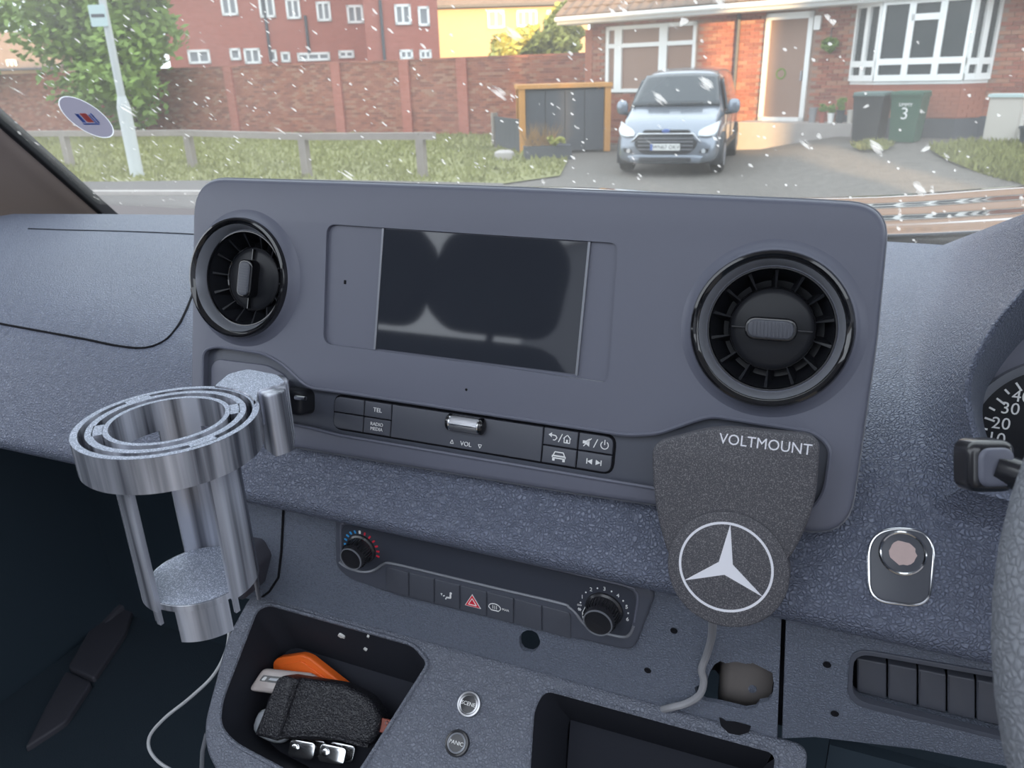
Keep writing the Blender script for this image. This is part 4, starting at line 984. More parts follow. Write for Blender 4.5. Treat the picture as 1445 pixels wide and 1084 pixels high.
# cubby plate on the passenger side
MB().slab(FF, rnd([P(293, 516), P(302, 507), P(372, 516), P(398, 530), P(404, 560), P(392, 596), P(292, 580)], .005), -.006, -.0035, .001).build('cubby_plate', K['fascia'], fas)
MB().slab(FF, rnd([P(404, 545), P(438, 551), P(438, 586), P(404, 580)], .006), -.006, .012, .004).build('clamp_block', K['gloss2'], fas)
MB().tube([FF.w(417, 561, .013), FF.w(431, 562.5, .013)], .0018, 8).build('clamp_pin', K['chrome'], fas)
# display
dsp = MB().slab(FF, inset(ccw(pocket), -.002), -.02, -.0028).build('display_bezel', K['fascia'], fas)
dg = [P(541, 323), P(829, 342), P(811, 528), P(529, 492)]
MB().slab(FF, dg, -.004, -.0016).build('display_glass', K['glass'], fas, label='blank black display glass')
for q0, q1 in ((P(539.5, 322), P(527.5, 493)), (P(831, 341), P(812.5, 530))):
    MB().slab(FF, line(q0, q1, .0016), -.004, -.0008).build('trim_strip', K['satin'], fas)
MB().slab(FF, line(P(457, 487), P(860, 541), .001), -.004, -.0006).build('bezel_edge', K['satin'], fas)
# vents
def vent(c, ang, nm):
    v = MB().lathe(FF, *c, [(.0550, -.0008), (.0525, .0004), (.0500, .0022), (.0482, .0045), (.0472, .0062), (.0460, .0070)], 64).build('air_vent', K['fascia'], fas)
    MB().lathe(FF, *c, [(.0468, .0060), (.0465, .0086), (.0456, .0104), (.0442, .0108), (.0422, .0094), (.0412, .0080)], 64).build('outer_ring', K['gloss'], v)
    MB().lathe(FF, *c, [(.0414, .0083), (.0400, .0062), (.0375, -.001)], 64).build('satin_ring', K['satin'], v)
    MB().lathe(FF, *c, [(.0376, -.0005), (.0370, .0008), (.0362, .0008), (.0358, -.001)], 64).build('inner_ring', K['gloss'], v)
    MB().lathe(FF, *c, [(.0362, .0), (.0350, -.008), (.030, -.022), (.0, -.026)], 64).build('bowl', K['gloss2'], v)
    MB().lathe(FF, *c, [(.0250, -.0165), (.0250, -.0115), (.0240, -.0105), (.021, -.0095), (.0, -.0075)], 64).build('hub_disc', K['gloss2'], v)
    MB().lathe(FF, *c, [(.0246, -.0105), (.0252, -.0098), (.0258, -.0105), (.0252, -.012)], 64).build('hub_edge', K['gloss'], v)
    for k in range(14):
        th = ang + math.pi * 2 * (k + .5) / 14; e = Vector((math.cos(th), math.sin(th))); n2 = Vector((-e.y, e.x))
        q = [Vector(c) + e * .0245 + n2 * .0003, Vector(c) + e * .0355 + n2 * .0010, Vector(c) + e * .0355 - n2 * .0010, Vector(c) + e * .0245 - n2 * .0003]
        vs = [FF.pt(p.x, p.y, cc) for p, cc in zip(q, (-.0105, -.004, -.004, -.0105))] + [FF.pt(p.x + n2.x * .003, p.y + n2.y * .003, cc) for p, cc in zip(q, (-.02, -.018, -.018, -.02))]
        MB().add(vs, [(0, 1, 2, 3), (4, 7, 6, 5), (0, 4, 5, 1), (2, 6, 7, 3), (1, 5, 6, 2), (0, 3, 7, 4)]).build('vane', K['gloss2'], v, angle=0)
    R_ = lambda x, y: (c[0] + x * math.cos(ang) - y * math.sin(ang), c[1] + x * math.sin(ang) + y * math.cos(ang))
    def stad(L_, r): return [R_(*p) for p in rnd(rect(-L_, L_, -r, r), r * .98, 8)]
    MB().slab(FF, stad(.0150, .0070), -.009, .0005, .0012).build('handle', K['gloss'], v)
    MB().slab(FF, stad(.0132, .0054), -.005, .0012, .0008).build('handle_grip', K['button'], v)
    g = MB()
    for k in range(11):
        x = -.0105 + k * .0021; p, q = R_(x, -.0044), R_(x, .0044); g.slab(FF, line(p, q, .0007), .0008, .0017)
    g.build('grip_ribs', K['button'], v, angle=0)
    for sx_ in (-1, 1): MB().slab(FF, line(R_(sx_ * .0153, 0), R_(sx_ * .0235, 0), .0007), -.010, -.0065).build('guide_line', K['gloss'], v)
    return v
vent(VL, math.radians(86), 'l'); vent(VR, math.radians(1), 'r')
# button strip
sa0, sb1 = FF.ab(474, 557, -.005); sa1 = FF.ab(868, 617, -.005)[0]; sb0 = FF.ab(475, 604, -.005)[1]
sb1 = (sb1 + FF.ab(868, 617, -.005)[1]) / 2
CB = -.0045
stp = MB().slab(FF, rnd(rect(sa0 - .0012, sa1 + .0012, sb0 - .0012, sb1 + .0012), .008), -.006, -.0050, .0004).build('strip_border', K['groove'], fas)
def btn(a0, a1, b0, b1, radii, name='button', m='button'):
    g = .0004; return MB().slab(FF, rnd(rect(a0 + g, a1 - g, b0 + g, b1 - g), radii, 5), -.006, -.0030, .0006).build(name, K[m], fas)
xl = [sa0, FF.ab(515, 580, CB)[0], FF.ab(554, 580, CB)[0]]; xr = [FF.ab(767, 620, CB)[0], FF.ab(816, 630, CB)[0], sa1]; bm_ = (sb0 + sb1) / 2
e = .0003; Q = .0075
btn(xl[0], xl[1], bm_, sb1, [e, e, e, Q]); tel = btn(xl[1], xl[2], bm_, sb1, e); btn(xl[0], xl[1], sb0, bm_, [Q, e, e, e]); rad = btn(xl[1], xl[2], sb0, bm_, e)
mid = btn(xl[2], xr[0], sb0, sb1, e, 'wheel_panel')
back = btn(xr[0], xr[1], bm_, sb1, e); mute = btn(xr[1], xr[2], bm_, sb1, [e, e, Q, e]); car = btn(xr[0], xr[1], sb0, bm_, e); skip = btn(xr[1], xr[2], sb0, bm_, [e, Q, e, e])
TZ = -.0028
cc = lambda x0, x1: (x0 + x1) / 2
bu, bd = cc(bm_, sb1), cc(sb0, bm_)
text(FF, 'TEL', cc(xl[1], xl[2]), bu, TZ, .0046, K['white'], tel)
text(FF, 'RADIO', cc(xl[1], xl[2]), bd + .0018, TZ, .0036, K['white'], rad); text(FF, 'MEDIA', cc(xl[1], xl[2]), bd - .0018, TZ, .0036, K['white'], rad)
wa, wb = FF.ab(656, 600, 0)
text(FF, 'VOL', wa + .0005, sb0 + .0042, TZ, .0046, K['white'], mid)
def tri_out(a, b, s, upw):
    k = 1 if upw else -1; o = [(a - s, b - k * s), (a + s, b - k * s), (a, b + k * s)]; return [line(o[i], o[(i + 1) % 3], .0004) for i in range(3)]
flat(FF, tri_out(wa - .0105, sb0 + .0045, .0013, True) + tri_out(wa + .0115, sb0 + .0042, .0013, False), TZ, K['white'], mid)
# icons
a, b = cc(xr[0], xr[1]), bu
flat(FF, [[(a - .0085, b + .0015), (a - .0062, b + .0032), (a - .0062, b - .0002)], line((a - .0062, b + .0015), (a - .0035, b + .0013), .0007), line((a - .0035, b + .0014), (a - .0024, b - .0002), .0007), line((a - .0024, b - .0002), (a - .0036, b - .0016), .0007), line((a - .0036, b - .0018), (a - .0052, b - .0018), .0006),
          line((a - .0012, b - .0028), (a + .0012, b + .003), .0006), line((a + .0022, b + .0002), (a + .0048, b + .0028), .0006), line((a + .0048, b + .0028), (a + .0074, b + .0002), .0006), line((a + .0028, b + .0004), (a + .0028, b - .0026), .0006), line((a + .0068, b + .0004), (a + .0068, b - .0026), .0006), line((a + .0028, b - .0026), (a + .0068, b - .0026), .0006), rect(a + .0042, a + .0054, b - .0026, b - .0004)], TZ, K['white'], back)
a = cc(xr[1], xr[2])
pw = [(a + .0062 + .0026 * math.cos(t_), b - .0002 + .0026 * math.sin(t_)) for t_ in [math.radians(125 + k * 29) for k in range(11)]]
flat(FF, [[(a - .0088, b - .001), (a - .0088, b + .001), (a - .0068, b + .001), (a - .0068, b - .001)], [(a - .0068, b - .001), (a - .0068, b + .001), (a - .0042, b + .0028), (a - .0042, b - .0028)], line((a - .0082, b - .0028), (a - .0030, b + .003), .0006),
          line((a - .0012, b - .0028), (a + .0012, b + .003), .0006), line((a + .0062, b), (a + .0062, b + .0034), .0006)] + [line(p, q, .0006) for p, q in zip(pw, pw[1:])], TZ, K['white'], mute)
a, b = cc(xr[0], xr[1]), bd
flat(FF, [line((a - .003, b + .0028), (a + .003, b + .0028), .0007), line((a - .003, b + .0028), (a - .004, b + .0006), .0007), line((a + .003, b + .0028), (a + .004, b + .0006), .0007), rect(a - .0045, a + .0045, b - .0004, b + .0006), line((a - .0040, b - .0014), (a + .0040, b - .0014), .0008), line((a - .0046, b + .0003), (a - .0046, b - .0012), .0007), line((a + .0046, b + .0003), (a + .0046, b - .0012), .0007), rect(a - .0045, a - .0028, b - .0034, b - .0014), rect(a + .0028, a + .0045, b - .0034, b - .0014)], TZ, K['white'], car)
a = cc(xr[1], xr[2])
flat(FF, [rect(a - .0052, a - .0045, b - .0018, b + .0018), [(a - .0045, b), (a - .0012, b + .0018), (a - .0012, b - .0018)], [(a + .0046, b), (a + .0013, b + .0018), (a + .0013, b - .0018)], rect(a + .0046, a + .0053, b - .0018, b + .0018)], TZ, K['white'], skip)
# volume roller
fr = Frame(FF.pt(wa, wb + .0005, -.001), FF.ey, FF.n); hw_ = .0112
ro = MB().lathe(fr, 0, 0, [(0, -hw_), (.0052, -hw_), (.0056, -hw_ + .0006), (.0056, hw_ - .0006), (.0052, hw_), (0, hw_)], 28).build('volume_roller', K['knurl'], fas, label='knurled metal volume roller')
MB().slab(FF, rect(wa - .0105, wa + .0105, wb - .0002, wb + .0010), .0040, .0052, .0003).build('roller_bar', K['chrome'], ro)
for sx_ in (-1, 1):
    MB().ellipsoid(FF, wa + sx_ * (hw_ + .0010), wb + .0005, -.001, .0034, .0062, .0058, 14, 10).build('roller_cheek', K['gloss'], ro)
    MB().lathe(fr, 0, 0, [(.0056, sx_ * hw_ - .0006), (.0060, sx_ * hw_), (.0056, sx_ * hw_ + .0006)], 28).build('roller_band', K['chrome'], ro)
MB().lathe(FF, *FF.ab(658, 550), [(0, .0002), (.0008, .0002), (.0010, 0)], 16).build('sensor_dot', K['gloss'], fas)
MB().slab(FF, rnd(rect(*[FF.ab(484, 398)[0] - .0009, FF.ab(484, 398)[0] + .0009], *[FF.ab(484, 398)[1] - .0015, FF.ab(484, 398)[1] + .0015]), .0005), -.003, -.0024).build('scuff_mark', K['groove'], fas)
# copper coloured reflex strip under the buttons
# ------------------------------------------------------------------ climate panel
cp = thing('climate_panel', 'black heater control panel with two rotary knobs and hazard switch', 'control panel', FL.w(690, 860, .004))
L = lambda x, y, c=.004: FL.ab(x, y, c)
out = rnd([L(472, 729), L(600, 755), L(760, 790), L(900, 822), L(925, 838), L(894, 921), L(800, 900), L(560, 842), L(492, 818), L(472, 800)], [.008, 0, 0, .008, .008, .010, 0, 0, .01, .01], 6)
MB().slab(FL, out, -.004, .004, .0025).build('panel', K['fascia2'], cp, angle=40)
rim = [(479, 793), (488, 800), (505, 806), (520, 807), (531, 803), (541, 796), (552, 795), (600, 806), (700, 830), (790, 851), (803, 857), (813, 866), (822, 878), (834, 888), (855, 894), (880, 899), (889, 895), (894, 884)]
MB().tube(catmull([FL.w(x, y, .0045) for x, y in rim], 4), .0012, 6).build('ridge', K['satin'], cp)
rim2 = [(482, 786), (481, 745), (485, 739), (495, 739), (620, 767), (760, 798), (880, 826), (896, 834), (900, 846), (895, 878)]
MB().tube(catmull([FL.w(x, y, .0043) for x, y in rim2], 4), .0008, 6).build('upper_border', K['fascia'], cp)
MB().slab(FL, inset(ccw(rnd([L(x, y) for x, y in rim2 + rim[::-1]], .002, 2)), .0012), .0035, .0044).build('inner_face', mat('inner face', (.045, .05, .068), .4), cp)
bx_ = [544, 577, 613, 649, 687, 725, 765, 806]
tops_ = lambda x: 800 + (x - 544) * .250; bots_ = lambda x: 833 + (x - 544) * .262
sws = []
for i, (x0, x1) in enumerate(zip(bx_, bx_[1:])):
    q = [L(x0 + .8, tops_(x0), .005), L(x1 - .8, tops_(x1), .005), L(x1 - .8, bots_(x1), .005), L(x0 + .8, bots_(x0), .005)]
    sws.append(MB().slab(FL, rnd(q, [.004 if i == 0 else .0005, .004 if i == 6 else .0005, .0005, .0005]), .002, .0052, .0006).build('switch', K['button'], cp, angle=40))
def at(px, py, c=.0054): return FL.ab(px, py, c)
# person / air symbol
a, b = at(631, 841); u = .0008
flat(FL, [[(a - .0055, b + .0012), (a - .004, b + .0012), (a - .0048, b - .0008)], line((a + .003, b + .0018), (a + .0028, b - .0012), .0014), line((a + .0028, b - .0012), (a - .0005, b - .0015), .0012), line((a - .0005, b - .0015), (a - .0015, b - .0034), .0010), circ(a + .0034, b + .0032, .0010, 12), line((a - .0034, b - .001), (a - .0022, b - .0002), .0008)], .0056, K['white'], sws[2])
# hazard triangle
a, b = at(667, 850); s = .0068
T = lambda k: [(a - s * k, b - s * .62 * k), (a + s * k, b - s * .62 * k), (a, b + s * 1.1 * k)]
flat(FL, [T(1.0)], .0055, K['white'], sws[3], 'hazard_edge'); flat(FL, [T(.88)], .0057, K['red'], sws[3], 'hazard_triangle')
t1, t2 = T(.5), T(.34)
flat(FL, [line(t1[i], t1[(i + 1) % 3], .0006) for i in range(3)], .0060, K['white'], sws[3], 'hazard_symbol')
# demist max
a, b = at(705, 858)
arc_ = [(a - .004 + .005 * math.cos(t_), b - .001 + .0038 * math.sin(t_)) for t_ in [math.radians(180 - 180 * k / 8) for k in range(9)]]
flat(FL, [line(p, q, .0006) for p, q in zip(arc_, arc_[1:])] + [line((a - .009, b - .001), (a - .007, b - .0034), .0006), line((a + .001, b - .001), (a - .001, b - .0034), .0006), line((a - .007, b - .0034), (a - .001, b - .0034), .0006)] + [line((a - .0055 + k * .0015, b + .0012), (a - .0055 + k * .0015, b - .002), .0004) for k in range(3)], .0056, K['white'], sws[4])
text(FL, 'MAX', a + .0050, b - .0006, .0056, .0026, K['white'], sws[4])
def knob(px, py, r, name, lab):
    a, b = FL.ab(px, py, .0045)
    k = MB().lathe(FL, a, b, [(r * 1.15, .004), (r * 1.12, .006), (r, .007), (r * .97, .012), (r * .88, .0195), (r * .84, .0205), (r * .80, .0205), (r * .79, .0200), (r * .3, .0196), (0, .0196)], 40).build(name, K['knob'], cp, label=lab)
    MB().lathe(FL, a, b, [(r * .86, .0200), (r * .84, .0211), (r * .80, .0211), (r * .79, .0198)], 40).build('cap_ring', K['satin'], k)
    for i in range(30):
        th = i * math.pi * 2 / 30; e_ = Vector((math.cos(th), math.sin(th)))
        MB().slab(FL, line((a + e_.x * r * .9, b + e_.y * r * .9), (a + e_.x * r * 1.0, b + e_.y * r * 1.0), .0006), .007, .0165).build('grip_rib', K['gloss2'], k, angle=0)
    return a, b, k
a, b, k1 = knob(510.5, 774, .0112, 'temperature_knob', 'temperature knob with blue and red tick arc')
R_ = .0152
for i in range(13):
    th = math.radians(195 - i * 17.5); e_ = Vector((math.cos(th), math.sin(th)))
    m_ = 'white' if i in (0, 6) else ('blue' if i < 6 else 'red')
    MB().slab(FL, rnd(line((a + e_.x * (R_ - .0014), b + e_.y * (R_ - .0014)), (a + e_.x * (R_ + .0014), b + e_.y * (R_ + .0014)), .0017 if m_ == 'white' else .0014), .0005, 3), .0042, .0050).build('tick_mark', K[m_], cp, angle=0)
a, b, k2 = knob(852.5, 860, .0122, 'fan_knob', 'fan speed knob with white numerals')
R_ = .0175
for i, n_ in enumerate('123456'):
    th = math.radians(158 - i * 34); text(FL, n_, a + R_ * math.cos(th), b + R_ * math.sin(th), .0048, .0044, K['white'], cp, 'numeral')
    if i < 5:
        th = math.radians(158 - 17 - i * 34); MB().slab(FL, circ(a + R_ * math.cos(th), b + R_ * math.sin(th), .0006, 10), .0042, .0048).build('dot', K['white'], cp, angle=0)
th = math.radians(176); MB().slab(FL, circ(a + R_ * math.cos(th) , b + R_ * math.sin(th), .0006, 10), .0042, .0048).build('dot', K['white'], cp, angle=0)
text(FL, 'OFF', a - .0182, b - .0012, .0048, .0020, K['white'], cp, 'lettering')
fx, fy = a - .0182, b - .0048
flat(FL, [line((fx - .0014 * math.cos(t_), fy - .0014 * math.sin(t_)), (fx + .0014 * math.cos(t_), fy + .0014 * math.sin(t_)), .0005) for t_ in (0, 1.05, 2.1)], .0047, K['white'], cp)
MB().slab(FL, line((a - .0133, b - .001), (a - .0128, b - .0065), .0014), .004, .012).build('pointer', K['white'], k2, angle=0)

# ------------------------------------------------------------------ ignition switch on the dash slope
pi_ = dashpt(1273, 802); p_u = dashpt(1273, 770); p_d = dashpt(1273, 840)
FI = Frame(pi_, (1, 0, 0), (p_u - p_d) * Vector((0, 1, 1))); 
ig = thing('ignition_switch', 'round start switch with chrome rings and worn pink centre', 'switch', pi_)
I = lambda x, y: FI.ab(x, y, .002)
outer = rnd([I(1222, 743), I(1324, 745), I(1314, 860), I(1224, 850)], [.021, .021, .012, .012], 10)
MB().slab(FI, outer, -.012, .0022, .0012).build('chrome_frame', K['chrome'], ig)
MB().slab(FI, inset(ccw(outer), .0016), -.01, .0030, .0008).build('plate', K['button'], ig)
ia, ib = I(1273, 781); RR = .0125
MB().lathe(FI, ia, ib, [(RR + .0006, .002), (RR + .0004, .0042), (RR - .0004, .0048), (RR - .0012, .0042), (RR - .0014, .002)], 48).build('chrome_ring', K['chrome'], ig)
bt = MB().lathe(FI, ia, ib, [(RR - .0014, .0028), (RR * .6, .0036), (0, .0040)], 48).build('start_button', K['button'], ig)
rn = random.Random(2)
MB().slab(FI, [(ia + .0074 * math.cos(t_) * rn.uniform(.92, 1.06), ib + .0070 * math.sin(t_) * rn.uniform(.92, 1.06)) for t_ in [k * 2 * math.pi / 22 for k in range(22)]], .0030, .0043).build('worn_patch', K['pink'], bt, angle=0)

# ------------------------------------------------------------------ phone mount with star emblem
CM = .034
V = lambda x, y, c=CM: FF.ab(x, y, c)
mt = thing('phone_mount', 'speckled black charging mount with white three-pointed star emblem hanging from the fascia', 'phone mount', FF.w(1025, 878, CM))
mo = rnd([V(919, 626), V(1010, 602), V(1142, 614), V(1157, 628), V(1152, 700), V(1138, 745), V(1112, 795), V(1025, 850), V(946, 795), V(930, 745), V(921, 690)], [.008, .012, .012, .012, .02, .02, .01, .01, .01, .02, .02], 6)
MB().slab(FF, mo, CM - .010, CM, .0022).build('back_plate', K['mount'], mt, angle=40)
da, db = V(1026, 803); RD = .0345
MB().slab(FF, circ(da, db, RD, 64), CM - .011, CM + .0018, .0012).build('charging_disc', K['mount'], mt, angle=40)
MB().slab(FF, rnd([V(985, 640), V(1120, 655), V(1110, 690), V(990, 690)], .004), -.006, CM - .009).build('bracket', K['mount'], mt)
ea, eb = FF.ab(1023.5, 800.5, CM + .002); RE = .0268
MB().lathe(FF, ea, eb, [(RE, CM + .0012), (RE, CM + .0022), (RE - .0014, CM + .0022), (RE - .0014, CM + .0012)], 72).build('emblem_ring', K['emblem'], mt)
star = []
for k in range(3):
    th = math.radians(90 + 120 * k); star.append((ea + (RE - .001) * math.cos(th), eb + (RE - .001) * math.sin(th)))
    th += math.radians(60); star.append((ea + .0046 * math.cos(th), eb + .0046 * math.sin(th)))
MB().slab(FF, star, CM + .0012, CM + .0022).build('emblem_star', K['emblem'], mt, angle=0)
q0, q1 = V(1015, 619), V(1146, 636); wdt = math.dist(q0, q1)
tx = text(FF, 'VOLTMOUNT', (q0[0] + q1[0]) / 2, (q0[1] + q1[1]) / 2, CM + .0002, .0088, K['emblem'], mt, rot=math.atan2(q1[1] - q0[1], q1[0] - q0[0]))
xs_ = [v.co.x for v in tx.data.vertices]; kx = wdt / (max(xs_) - min(xs_)); mx_ = (max(xs_) + min(xs_)) / 2
for v in tx.data.vertices: v.co.x = mx_ + (v.co.x - mx_) * kx
# its cable
cpts = [FF.w(1006, 872, CM - .006), FL.w(1004, 900, .02), FL.w(997, 925, .006), FL.w(990, 945, .0045), FL.w(993, 962, .004), FL.w(987, 981, .0045), FL.w(968, 993, .005), FL.w(945, 999, .006), FL.w(925, 1004, -.004)]
t = thing('charging_cable', 'grey cable hanging from the phone mount into the console', 'cable', FL.w(987, 981))
MB().tube(catmull(cpts, 6), .0026, 10).build('cable', K['cable'], t)

# ------------------------------------------------------------------ console tray
con = thing('console_tray', 'grained grey centre console with two open bins and push buttons', 'console', FC.w(640, 1010, -.1))
C = lambda x, y, c=0: FC.ab(x, y, c)
co = rnd([C(352, 838), C(380, 836), C(600, 899), C(773, 948), C(946, 997), C(1142, 1052), C(1125, 1170), C(700, 1240), C(330, 1140), C(288, 1060), C(286, 1020), C(318, 900)], [.015, .01, 0, 0, 0, .01, 0, 0, .02, .02, .01, .01], 6)
co = [(a, min(b, -.0002)) for a, b in co]
bin1 = rnd([C(362, 860), C(380, 852), C(585, 910), C(606, 936), C(505, 1095), C(470, 1125), C(330, 1050), C(309, 1025), C(312, 990)], [.006, .006, .008, .006, .01, .01, .012, .01, .01], 6)
bin2 = rnd([C(768, 972), C(1098, 1062), C(1085, 1160), C(740, 1180), C(752, 1000)], [.008, .008, .01, .01, .01], 6)
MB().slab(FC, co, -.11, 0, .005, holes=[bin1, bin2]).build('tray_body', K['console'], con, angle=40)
def binwall(o, depth, nm, ins=.012, lean=0):
    m = MB(); n = len(ccw(o)); r = ccw(o); r2 = [(a, b - lean * max(0, min(1, (b + .06) / .045))) for a, b in inset(r, ins)]
    for p, q, p2, q2 in zip(r, r[1:] + r[:1], r2, r2[1:] + r2[:1]):
        m.add([FC.pt(*p, -.0005), FC.pt(*q, -.0005), FC.pt(*q2, -depth), FC.pt(*p2, -depth)], [(0, 1, 2, 3)])
    k = len(m.v); m.v += [FC.pt(*p, -depth) for p in r2]; m.f.append(list(range(k, k + n)))
    return m.build(nm, K['binb'], con, angle=30)
FLOOR = .066
K['binb'] = mat('smooth bin plastic', (.028, .03, .04), .8, spec=.15, bump=('noise', 300, .1, .0005))
binwall(bin1, FLOOR, 'bin_liner', .0012, .024); binwall(bin2, .07, 'bin_liner')
# bright worn rim round the first bin
r = ccw(bin1); r = r + r[:1]
MB().tube([FC.pt(*p, .0003) for p in r], .0018, 6, cap=False).build('bin_rim', K['console'], con)
r = ccw(bin2); r = r + r[:1]
MB().tube([FC.pt(*p, .0003) for p in r], .0015, 6, cap=False).build('bin_rim', K['console'], con)
# chipped paint spots on the back wall of the bin
FBk = Frame(FC.w(400, 858), FC.w(585, 911) - FC.w(400, 858), FC.n * .066 + FC.ey * .0252)
def spot(px, py, s, sd_):
    c = .001; a, b = FBk.ab(px, py, c); rn = random.Random(sd_)
    return [(a + s * math.cos(t_) * rn.uniform(.5, 1.1), b + s * math.sin(t_) * rn.uniform(.5, 1.2)) for t_ in [k * 2 * math.pi / 9 for k in range(9)]]
def pushbtn(px, py, txt):
    a, b = FC.ab(px, py, .001); r = .0098
    k = MB().lathe(FC, a, b, [(r, -.002), (r, .0012), (r * .94, .0024), (r * .80, .0026), (r * .76, .0016)], 40).build('push_button', K['steel' if txt == 'SCENE' else 'knob'], con, label='round push button reading ' + txt)
    MB().lathe(FC, a, b, [(r * .77, .001), (r * .76, .0026), (r * .66, .0029), (r * .62, .0027)], 40).build('inner_ring', K['steel' if txt == 'SCENE' else 'satin'], k)
    MB().lathe(FC, a, b, [(r * .63, .0026), (0, .0028)], 40).build('button_face', K['knob'], k)
    text(FC, txt, a, b, .0030, .0040, K['white'], k)
pushbtn(662, 994, 'SCENE'); pushbtn(645, 1049, 'PANIC')
# torn nick in the console edge below the broken opening
a, b = C(1036, 1026, .0004)
MB().slab(FC, [(a - .011, b + .004), (a - .006, b + .0025), (a + .004, b + .0045), (a + .011, b + .0035), (a + .010, b - .001), (a + .004, b - .0045), (a - .003, b - .005), (a - .009, b - .0015)], .0, .0006).build('torn_nick', K['groove'], con, angle=0)
# lower left edge of the console
MB().tube([FC.w(292, 1035, -.03), FC.w(286, 1060, -.04), FC.w(284, 1100, -.06)], .002, 8).build('edge_bead', K['satin'], con)

# ------------------------------------------------------------------ things in the bin
def blob(name, lab, cat, fr, out, c0, c1, bev, m, seg=4):
    t = thing(name, lab, cat, fr.pt(sum(p[0] for p in out) / len(out), sum(p[1] for p in out) / len(out), c0))
    MB().slab(fr, out, c0, c1, bev, seg=seg).build('body', m, t, angle=50); return t
# orange plastic case, leaning on the back wall
FO = Frame(FC.w(430, 950, -.048), (1, 0, .0), (0, .35, 1))
Oo = lambda x, y: FO.ab(x, y)
t = blob('orange_case', 'bright orange plastic case standing behind the clear box', 'case', FO, rnd([Oo(384, 936), Oo(390, 929), Oo(424, 924), Oo(436, 928), Oo(492, 972), Oo(480, 984), Oo(386, 962)], .003), -.008, 0, .002, K['orange'])
MB().slab(FO, rnd([Oo(394, 940), Oo(426, 932), Oo(470, 964), Oo(440, 968), Oo(396, 957)], .003), 0, .0012, .0008).build('raised_face', K['orange'], t)
# clear box
pb = FC.w(405, 975, -.0345); FB_ = Frame(pb, (1, .12, -.12), (-.1, .75, .65))
Bx = lambda x, y: FB_.ab(x, y)
t = thing('clear_box', 'frosted clear plastic box with a small dark label', 'box', pb + Vector((0, 0, -.03)))
MB().slab(FB_, rnd([Bx(349, 974), Bx(370, 942), Bx(440, 949), Bx(456, 962), Bx(440, 985)], .005), -.008, 0, .0035).build('body', K['clear'], t, angle=50)
MB().slab(FB_, rnd([Bx(366, 961), Bx(372, 953), Bx(400, 956), Bx(394, 965)], .001), 0, .0006).build('label', K['knob'], t)
MB().slab(FB_, rnd([Bx(369, 960), Bx(374, 955), Bx(378, 955.5), Bx(374, 961)], .001), .0006, .0010).build('label_mark', K['white'], t)
MB().slab(FB_, rnd([Bx(379, 960), Bx(382, 957), Bx(397, 958.5), Bx(393, 962)], .0005), .0006, .0010).build('label_print', K['casegrey'], t)
# black wallet
pw_ = FC.w(450, 1005, -.022); FWa = Frame(pw_, (1, .05, -.05), (0, .60, .80))
Wq = lambda x, y: FWa.ab(x, y)
t = thing('leather_wallet', 'black leather wallet with a folded left edge lying in the bin', 'wallet', FWa.pt(0, -.02, -.02))
MB().slab(FWa, rnd([Wq(392, 958), Wq(402, 953), Wq(484, 966), Wq(520, 985), Wq(536, 1010), Wq(534, 1035), Wq(520, 1056), Wq(470, 1046), Wq(390, 1044), Wq(362, 1036)], [.003, .004, .004, .006, .006, .006, .006, .006, .003, .003], 5), -.018, 0, .006, seg=5).build('body', K['leatherb'], t, angle=60)
MB().slab(FWa, rnd([Wq(393, 958), Wq(402, 953), Wq(424, 958), Wq(394, 1046), Wq(361, 1037)], .002), -.012, .0035, .003).build('fold_strip', K['leatherb'], t, angle=60)
st2 = [FWa.w(x, y, .0010) for x, y in ((392, 1040), (430, 1037), (470, 1040), (505, 1050), (520, 1053))]
MB().tube(catmull(st2, 4), .0016, 6).build('edge_seam', K['leatherb'], t)
# grey earphone case
pe = FC.w(388, 1021, -.050); fe = Frame(pe, (1, 0, -.1), (0, .7, .7))
t = thing('earphone_case', 'pale grey rounded earphone case below the clear box', 'case', pe + Vector((0, 0, -.02)))
MB().ellipsoid(fe, 0, -.002, 0, .018, .0125, .0095, 20, 12, .7).build('body', K['casegrey'], t)
MB().lathe(fe, -.001, -.002, [(.0182, .0005), (.0184, 0), (.0182, -.0005)], 32, 1, .70).build('lid_seam', K['pots'], t)
# two nickel lever clips
def clip(px, py, rot, lab):
    p = FC.w(px, py, -.040); fr = Frame(p, (math.cos(rot), .15, math.sin(rot) * .3), (-.1, .65, .75))
    t = thing('lever_clip', lab, 'clip', p + Vector((0, 0, -.02)), 'metal clips in the bin')
    MB().slab(fr, rnd(rect(-.0118, .0118, -.006, .008), .004), -.002, .0, .0005).build('top_plate', K['chrome'], t)
    MB().slab(fr, rnd(rect(-.0118, .0118, -.006, .008), .004), -.022, -.020, .0005).build('bottom_plate', K['chrome'], t)
    MB().lathe(fr, -.007, .002, [(0, -.02), (.0045, -.02), (.0045, -.017), (.003, -.016), (.003, -.013), (.0045, -.012), (.0045, -.009), (.003, -.008), (.003, -.005), (.0045, -.004), (.0045, -.002), (0, -.002)], 20).build('barrel', K['chrome'], t)
    MB().lathe(fr, -.006, .0015, [(.0032, 0), (.003, .0014), (0, .002)], 16).build('rivet', K['chrome'], t)
    MB().slab(fr, rnd(rect(.0005, .0105, -.004, .005), .003), -.019, -.003, .002).build('leather_tab', K['leatherb'], t)
clip(425, 1060, .05, 'shiny nickel lever clip under the wallet edge'); clip(468, 1067, -.08, 'shiny nickel lever clip with a leather tab nearest the buttons')
pr = FC.w(540, 1025, -.030); fr = Frame(pr, (1, .1, 0), (0, .7, .7))
t = thing('brown_tag', 'small red brown plastic tag at the bin side', 'tag', pr + Vector((0, 0, -.006)))
